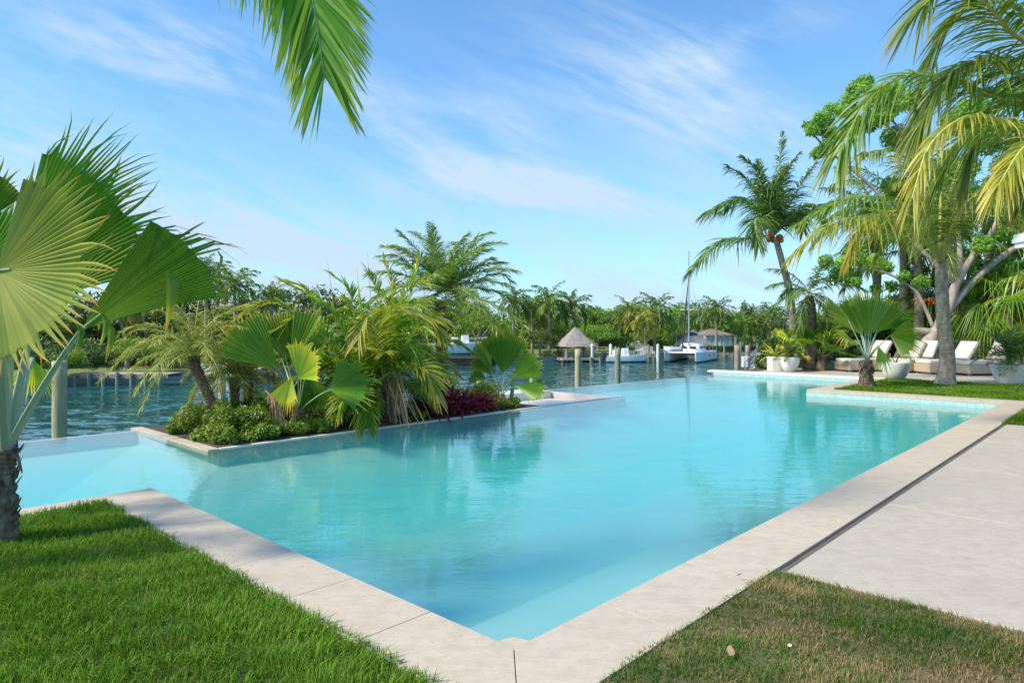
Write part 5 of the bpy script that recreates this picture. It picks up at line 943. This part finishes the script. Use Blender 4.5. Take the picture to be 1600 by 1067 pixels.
# gazebos
def gazebo(label, px, yt, ye, yf, wpx, d, npost=5, rz=.25):
    cx = D(px, 0, d)[0]; zt, ze, zf = D(0, yt, d)[2], D(0, ye, d)[2], D(0, yf, d)[2]; R = wpx / F * d / 2; o = thing('gazebo', label, 'gazebo', (cx, d, zf)); B = MB(); rg = np.random.default_rng(3)
    K = 9; S4 = 24; V = []
    for k in range(K):
        s = k / (K - 1)
        for j in range(S4):
            a = j / S4 * 2 * pi + rz; rr = R * s * (1 / max(abs(cos(a - rz)), abs(sin(a - rz)))) ** .55; V.append((cx + rr * cos(a) * (1 + rg.normal(0, .012)), d + rr * sin(a), ze + (zt - ze) * (1 - s ** .95) + rg.normal(0, .03) - (rg.uniform(.0, .15) if k == K - 1 else 0)))
    B.add(V, [(k * S4 + j, (k + 1) * S4 + j, (k + 1) * S4 + (j + 1) % S4, k * S4 + (j + 1) % S4) for k in range(K - 1) for j in range(S4)])
    base = list(range((K - 1) * S4, K * S4)); B.add([V[i] for i in base], [list(range(S4))[::-1]]); B.build('roof', Mt['thatch'], o)
    for j in range(4): a = rz + pi / 4 + j * pi / 2; rr = R * 1.02; x, y = cx + rr * cos(a), d + rr * sin(a); B = MB(); B.tube([(x, y, zf - 1.5), (x, y, ze + .25)], .14, 8); B.build('post', Mt['pile_d'], o)
    B = MB(); B.box((cx, d, zf - .09), (R * 2.1, R * 2.1, .18), rz); B.build('platform', Mt['wood'], o)
    B = MB()
    for k in range(4):
        a = rz + pi / 4 + k * pi / 2; a2 = a + pi / 2; p = np.array([cx + R * .95 * cos(a), d + R * .95 * sin(a), zf + .85]); p2 = np.array([cx + R * .95 * cos(a2), d + R * .95 * sin(a2), zf + .85]); B.tube([p, p2], .04, 5)
        for f in np.linspace(0, 1, 9): w_ = p + (p2 - p) * f; B.tube([w_, w_ - [0, 0, .85]], .025, 4)
    B.build('railing', Mt['wood'], o)
gazebo('thatched gazebo on posts over the water, left of the white outboard boat', 899, 510, 540, 559, 60, 80.2); gazebo('wide thatched roof behind the catamaran cabin', 1083, 514, 538, 556, 50, 93)
# far docks
def dock(label, px0, px1, py, d, th=1.6, piles=6, mat='wood', ph=.9):
    a = D(px0, py, d); e = D(px1, py, d); o = thing('dock', label, 'dock', ((a[0] + e[0]) / 2, d, a[2])); B = MB(); n = int((e[0] - a[0]) / .2)
    for i in range(n): B.box((a[0] + (i + .5) * (e[0] - a[0]) / n, d + th / 2, a[2] - .04), ((e[0] - a[0]) / n - .015, th, .06))
    B.build('planks', Mt[mat], o)
    B = MB(); B.box(((a[0] + e[0]) / 2, d + .05, a[2] - .2), (e[0] - a[0], .1, .22)); B.box(((a[0] + e[0]) / 2, d + th - .05, a[2] - .2), (e[0] - a[0], .1, .22)); B.build('beam', Mt['pile_d'], o)
    for i in range(piles): x = a[0] + (i + .5) * (e[0] - a[0]) / piles; B = MB(); B.tube([(x, d - .12, CZ - 1), (x, d - .12, a[2] + (ph if i % 2 else .05))], .13, 8); B.build('pile', Mt['pile_g'], o)
dock('long low wooden dock on the left far bank', 108, 262, 584, 47, 2, 7, ph=.1); dock('wooden dock between the white outboard boat and the catamaran', 985, 1033, 557, 78.6, 2, 6, ph=1.4); dock('wooden dock beside the thatched gazebo', 872, 945, 559, 78.2, 1.4, 5, ph=.1); dock('low dock along the right far wall behind the piles', 1112, 1215, 554, 92, 1.5, 8, ph=1.6)
dock('short dock under the lifted boat', 655, 705, 566, 71, 1.4, 4, ph=.3)
for px, lb in [(925, 'white dock post right of the thatched gazebo'), (954, 'white dock post behind the white outboard boat'), (1028, 'white post at the left bow of the catamaran')]:
    p = D(px, 556, 78.5); b = (p[0], p[1], CZ - 1); B = MB(); B.tube([b, D(px, 540, 78.5)], .17, 10); B.lathe([(.17, 0), (.2, .03), (.001, .25)], D(px, 540, 78.5), 10); tag(B.build('dock_post', Mt['white'], org=b), lb, 'post')
# dock chairs
def chair(loc, rz, label):
    o = thing('dock_chair', label, 'chair', (0, 0, 0), 'chairs on the far dock'); B = MB(); B.box((0, 0, .35), (.6, .55, .06)); B.build('seat', Mt['cushion'], o)
    B = MB(); [B.box((x, .32, .75), (.1, .05, .85)) for x in (-.24, -.12, 0, .12, .24)]; B.build('backrest', Mt['cushion'], o)
    for sx in (-1, 1):
        B = MB(); B.box((sx * .33, 0, .58), (.1, .65, .04)); B.build('armrest', Mt['cushion'], o)
        for sy in (-1, 1): B = MB(); B.box((sx * .3, sy * .25, .28), (.07, .07, .56)); B.build('leg', Mt['cushion'], o)
    o.location = loc; o.rotation_euler = (0, 0, rz); return o
ch0 = None
for px, lb in [(1004, 'left wooden chair on the far dock'), (1011, 'middle wooden chair on the far dock'), (1018, 'right wooden chair on the far dock')]:
    p = D(px, 557, 79.6)
    if ch0 is None: ch0 = chair(p, .2, lb)
    else: copy_tree(ch0, p, .2, lb)
# houses
def house(label, px0, px1, yr, ye, yb, d, wallm, roofm, depth=7, wins=4, nm='house'):
    a, e = D(px0, ye, d), D(px1, ye, d); zr, zb = D(0, yr, d)[2], D(0, yb, d)[2]; o = thing(nm, label, 'house', ((a[0] + e[0]) / 2, d, zb)); wd = e[0] - a[0]; cx = (a[0] + e[0]) / 2
    B = MB(); B.box((cx, d + depth / 2, (a[2] + zb) / 2), (wd - .8, depth - .8, a[2] - zb)); B.build('wall', Mt[wallm], o)
    h = min(wd, depth) * .42; x0_, x1_, y0_, y1_ = a[0], e[0], d, d + depth; ym = d + depth / 2; B = MB()
    V = [(x0_, y0_, a[2] + .002), (x1_, y0_, a[2] + .002), (x1_, y1_, a[2] + .002), (x0_, y1_, a[2] + .002), (x0_ + h, ym, zr), (x1_ - h, ym, zr)]; B.add(V, [(0, 1, 5, 4), (2, 3, 4, 5), (3, 2, 1, 0)]); B.add(V, [(1, 2, 5), (3, 0, 4)]); B.build('roof', Mt[roofm], o)
    for i in range(wins):
        x = a[0] + wd * (.22 + .62 * (i + .5) / wins); hh = (a[2] - zb) * .78; ww = wd * .62 / wins - .08; B = MB()
        for sx in (-1, 1): B.box((x + sx * ww / 2, d + .37, zb + hh / 2), (.09, .1, hh))
        B.box((x, d + .37, zb + hh + .045), (ww + .09, .1, .09)); f = B.build('window', Mt['white'], o); B = MB(); B.box((x, d + .39, zb + hh / 2), (ww - .09, .03, hh)); B.build('pane', Mt['glassw'], f)
    for sx in (.02, .97): B = MB(); x = a[0] + wd * sx; B.box((x + .1, d + .2, (a[2] + zb) / 2), (.3, .3, a[2] - zb)); B.build('column', Mt['white'], o)
    return o
m = M_('curtained glass'); Mt['glassw'] = m.done(m.pbr((.42, .55, .55), .15, spec=.6))
house('white house with brown hip roof and sliding glass doors behind the hedge', 1100, 1150, 514, 524, 543, 97, 'white', 'roofb', 8)
house('house with long grey shingle roof mostly hidden by palms on the left far shore', 140, 400, 462, 520, 550, 76, 'white', 'shingle', 9, 5)
house('low white building glimpsed behind the dock chairs', 1000, 1050, 518, 526, 536, 112, 'white', 'white', 6, 3)
# boats
def hull_geo(B, L, Wd, h, dr=.25, n=18, bow=.5, mat=0, sheer=.25, stern=.9):
    """hull along +x, bow at +L/2, waterline z=0"""
    S = 9; V = []
    for i in range(n):
        t = i / (n - 1); x = -L / 2 + L * t; wf = stern + (1 - stern) * min(1, t * 3) if t < .4 else (1 - ((t - .4) / .6) ** 2.2) ** bow; wf = max(wf, .015); top = h * (1 + sheer * t * t)
        for j in range(S):
            a = -pi / 2 + pi * j / (S - 1); s_ = sin(a); yy = Wd / 2 * wf * np.sign(s_) * abs(s_) ** .5; zz = top - (top + dr * (1 - .6 * t * t)) * max(0, cos(a)) ** .7; V.append((x + (.12 * L * bow * max(0, t - .6) * (zz / h) * .6), yy, zz))
    B.add(V, [(i * S + j, (i + 1) * S + j, (i + 1) * S + j + 1, i * S + j + 1) for i in range(n - 1) for j in range(S - 1)], mat=mat)
    B.add([V[j] for j in range(S)], [list(range(S))], mat=mat)
    top_ = [V[i * S] for i in range(n)]; bot = [V[i * S + S - 1] for i in range(n)]
    B.add(top_ + bot, [(i, n + i, n + i + 1, i + 1) for i in range(n - 1)], mat=mat)
def motorboat(label, loc, rz, L=7, name='motorboat', h=.9, console=True, cover=None):
    o = thing(name, label, 'boat', (0, 0, 0)); B = MB(); hull_geo(B, L, L * .32, h); B.build('hull', Mt['gel'], o, True)
    B = MB(); hull_geo(B, L * 1.003, L * .323, .16, .02); [None]; B.v = [v * np.array([1, 1, 1]) for v in B.v]; B.build('waterline_stripe', Mt['navy'], o, True)
    B = MB(); B.box((-L * .1, 0, h + .02), (L * .55, L * .24, .08)); B.build('cockpit', Mt['cushion'], o, bevel=.02)
    if console:
        B = MB(); B.box((-.1, 0, h + .45), (.8, .9, .85), taper=.8); B.build('console', Mt['gel'], o, bevel=.05)
        B = MB(); B.add([(.25, -.42, h + .85), (.25, .42, h + .85), (.05, .36, h + 1.35), (.05, -.36, h + 1.35)], [(0, 1, 2, 3)]); B.build('windshield', Mt['glass'], o)
        B = MB(); B.box((-1.2, 0, h + .35), (.5, 1.0, .6)); B.build('seat', Mt['white'], o, bevel=.05)
    B = MB(); P = [(L * .48 * cos(a) * .95 if 0 else 0, 0, 0) for a in (0,)]; pts = [(-L * .05, L * .155, h + .45), (L * .25, L * .14, h + .6), (L * .44, L * .04, h + .75), (L * .44, -L * .04, h + .75), (L * .25, -L * .14, h + .6), (-L * .05, -L * .155, h + .45)]; B.tube(spline(pts, 18), .025, 5)
    for p in pts: B.tube([p, (p[0], p[1], h * .98)], .02, 5)
    B.build('rail', Mt['metal'], o)
    for sy in (-.4, .4): B = MB(); B.box((-L / 2 - .25, sy, h + .15), (.5, .36, .55), taper=.8); B.box((-L / 2 - .22, sy, h - .5), (.2, .16, .8)); B.build('outboard', Mt['navy'], o, bevel=.05)
    o.location = loc; o.rotation_euler = (0, 0, rz); return o
p = D(978, 0, 77.5); motorboat('white motorboat with dark outboards moored at the far dock', (p[0], 77.5, CZ), .1, 4.6, h=.75)
p = D(728, 0, 72); motorboat('white motorboat raised on a lift behind the date palm', (p[0], 72, CZ + 1.15), .25, 8.2, h=1.15)
p = D(362, 0, 54); motorboat('white motorboat lying by the bank behind the pygmy date palms', (p[0], 54, CZ), 2.9, 6.6, h=.9)
# boat lift
p = D(722, 0, 72); o = thing('boat_lift', 'dark boat lift frame under the raised motorboat', 'boat lift', (p[0], 72, CZ))
for sx in (-2.6, 2.6):
    for sy in (-1.7, 1.7): B = MB(); B.tube([(p[0] + sx, 72 + sy, CZ - 1), (p[0] + sx, 72 + sy, CZ + 1.1)], .15, 8); B.build('lift_post', Mt['pile_g'], o)
    B = MB(); B.box((p[0] + sx, 72, CZ + .78), (.25, 3.6, .22)); B.build('cradle_beam', Mt['metal'], o)
B = MB(); B.box((p[0], 74.1, CZ + .35), (7, .25, .7)); B.build('back_beam', Mt['dark'], o)
# catamaran: bows towards us and left
o = thing('catamaran', 'white sailing catamaran with tall mast and dark sail cover moored at the far dock', 'catamaran', (0, 0, 0)); L = 9.2
for sy in (-1.75, 1.75):
    B = MB(); hull_geo(B, L, 1.15, 1.12, .3, 20, .42, sheer=.08, stern=.75); B.v = [v_ + np.array([0, sy, 0]) for v_ in B.v]; h_ = B.build('hull', Mt['gel'], o, True)
    B = MB(); hull_geo(B, L * 1.002, 1.165, .1, .05, 20, .42, sheer=0, stern=.75); B.v = [v_ + np.array([0, sy, 0]) for v_ in B.v]; B.build('waterline_stripe', Mt['navy'], h_, True)
    for xx in (-2.2, .2): 
        for s2 in (-1, 1): B = MB(); B.box((xx, sy + s2 * .565, .72), (.55, .03, .14)); B.build('port_window', Mt['dark'], h_, bevel=.01)
B = MB(); B.box((-1.2, 0, .95), (6.0, 3.4, .36)); B.build('bridge_deck', Mt['gel'], o, bevel=.06)
B = MB(); V = []
for z, k, kx in ((1.12, 1, 1), (1.55, .93, .92), (1.95, .8, .74), (2.08, .62, .55)):
    for j in range(20): a = j / 20 * 2 * pi; V.append((-1.0 + 2.3 * kx * np.sign(cos(a)) * abs(cos(a)) ** .6, 1.5 * k * np.sign(sin(a)) * abs(sin(a)) ** .6, z))
B.add(V, [(k * 20 + j, k * 20 + (j + 1) % 20, (k + 1) * 20 + (j + 1) % 20, (k + 1) * 20 + j) for k in range(3) for j in range(20)]); B.add(V[60:], [list(range(20))]); cb_ = B.build('cabin', Mt['gel'], o, True)
for (x, y, a) in ((1.18, -.55, 0), (1.18, .55, 0), (.3, -1.38, -1.35), (.3, 1.38, 1.35), (-1.3, -1.42, -1.57), (-1.3, 1.42, 1.57)): B = MB(); B.box((x, y, 1.62), (.05, .8, .26), a); B.build('cabin_window', Mt['dark'], cb_, bevel=.01)
B = MB(); B.add([(1.8, -1.2, 1.02), (4.1, -1.2, 1.02), (4.1, 1.2, 1.02), (1.8, 1.2, 1.02)], [(0, 1, 2, 3)]); B.build('trampoline', Mt['dark'], o)
B = MB(); B.tube([(4.25, -1.75, 1.1), (4.25, 1.75, 1.1)], .08, 8); B.build('crossbeam', Mt['metal'], o)
B = MB(); B.tube([(.9, 0, 1.9), (.85, 0, 13.0)], [.1, .08], 10); ms = B.build('mast', Mt['metal'], o)
B = MB(); B.tube([(.88, -1.0, 6.1), (.88, 1.0, 6.1)], .035, 6); B.build('spreader', Mt['metal'], ms)
B = MB(); B.tube([(4.2, 0, 1.2), (2.5, 0, 5.8), (1.0, 0, 9.8)], [.06, .11, .03], 8); B.build('furled_jib', Mt['navy'], o)
B = MB(); B.tube([(.85, 0, 2.9), (-3.2, 0, 3.0)], .08, 8); bm = B.build('boom', Mt['metal'], o); B = MB(); B.tube([(.8, 0, 3.2), (-1.2, 0, 3.2), (-3.2, 0, 3.1)], [.3, .22, .12], 8); B.build('sail_cover', Mt['navy'], bm)
for sy in (-1.7, 1.7): B = MB(); B.tube([(.5, sy, 1.2), (.88, sy / 1.7, 6.1), (.87, 0, 11.0)], .015, 4); B.build('shroud', Mt['metal'], o)
B = MB(); B.tube(spline([(3.9, -2.2, 1.7), (0, -2.25, 1.75), (-4, -2.2, 1.7)], 10), .02, 5); B.tube(spline([(3.9, 2.2, 1.7), (0, 2.25, 1.75), (-4, 2.2, 1.7)], 10), .02, 5)
for sx in (-4, -2, 0, 2, 3.9):
    for sy in (-2.2, 2.2): B.tube([(sx, sy, 1.7), (sx, sy, 1.1)], .02, 4)
B.build('lifeline', Mt['metal'], o)
B = MB(); B.box((-3.1, 0, 1.25), (1.4, 2.0, .3)); B.build('cockpit_seat', Mt['cushion'], o, bevel=.03)
p = D(1079, 0, 82); o.location = (p[0], 82, CZ); o.rotation_euler = (0, 0, math.atan2(-.88, -.47))
# dinghy on the foredeck
o = thing('dinghy', 'small pale dinghy carried on the left side of the catamaran', 'dinghy', (0, 0, 0)); B = MB(); hull_geo(B, 2.2, 1.0, .35, .15); B.build('hull', Mt['gel'], o, True); B = MB(); B.box((-1.15, 0, .45), (.2, .2, .4)); B.build('outboard', Mt['navy'], o)
B = MB(); B.box((0, 0, .3), (.25, .8, .05)); B.build('seat', Mt['wood'], o)
p = D(1052, 0, 79.5); o.location = (p[0], 79.5, CZ + 1.35); o.rotation_euler = (0, 0, 2.9)
# flagpole by the second gazebo
p = D(1068, 553, 90); 
# fallen leaves
def fallen(label, px, py, L_, w_, rz, col):
    g_ = G(px, py, .02); B = MB(); n = 7; c = np.array([(x * L_, .25 * L_ * (x * x) , .012 + .05 * (x + .5) ** 2 * L_ * 4) for x in np.linspace(-.5, .5, n)]); c = rotz(c, rz) + np.array(g_); ws = np.sin(np.linspace(.05, pi - .05, n)) * w_ / 2; sd = np.array([-sin(rz), cos(rz), .5])
    B.add(np.stack([c - sd * ws[:, None], c, c + sd * ws[:, None]], 1).reshape(-1, 3), [(j * 3 + q_, j * 3 + q_ + 1, j * 3 + q_ + 4, j * 3 + q_ + 3) for j in range(n - 1) for q_ in (0, 1)]); tag(B.build('fallen_leaf', col, org=g_), label, 'leaf')
tan = simple('dry tan leaf', (.55, .36, .18), (.45, .27, .12), 8, .7)
fallen('curled tan leaf lying on the patchy grass', 1142, 1022, .075, .035, 1.2, tan); fallen('tiny pale leaf scrap on the patchy grass', 1234, 1012, .022, .014, .3, Mt['cushion']); fallen('thin brown twig leaf on the right coping', 1155, 901, .04, .008, .4, Mt['brown'])
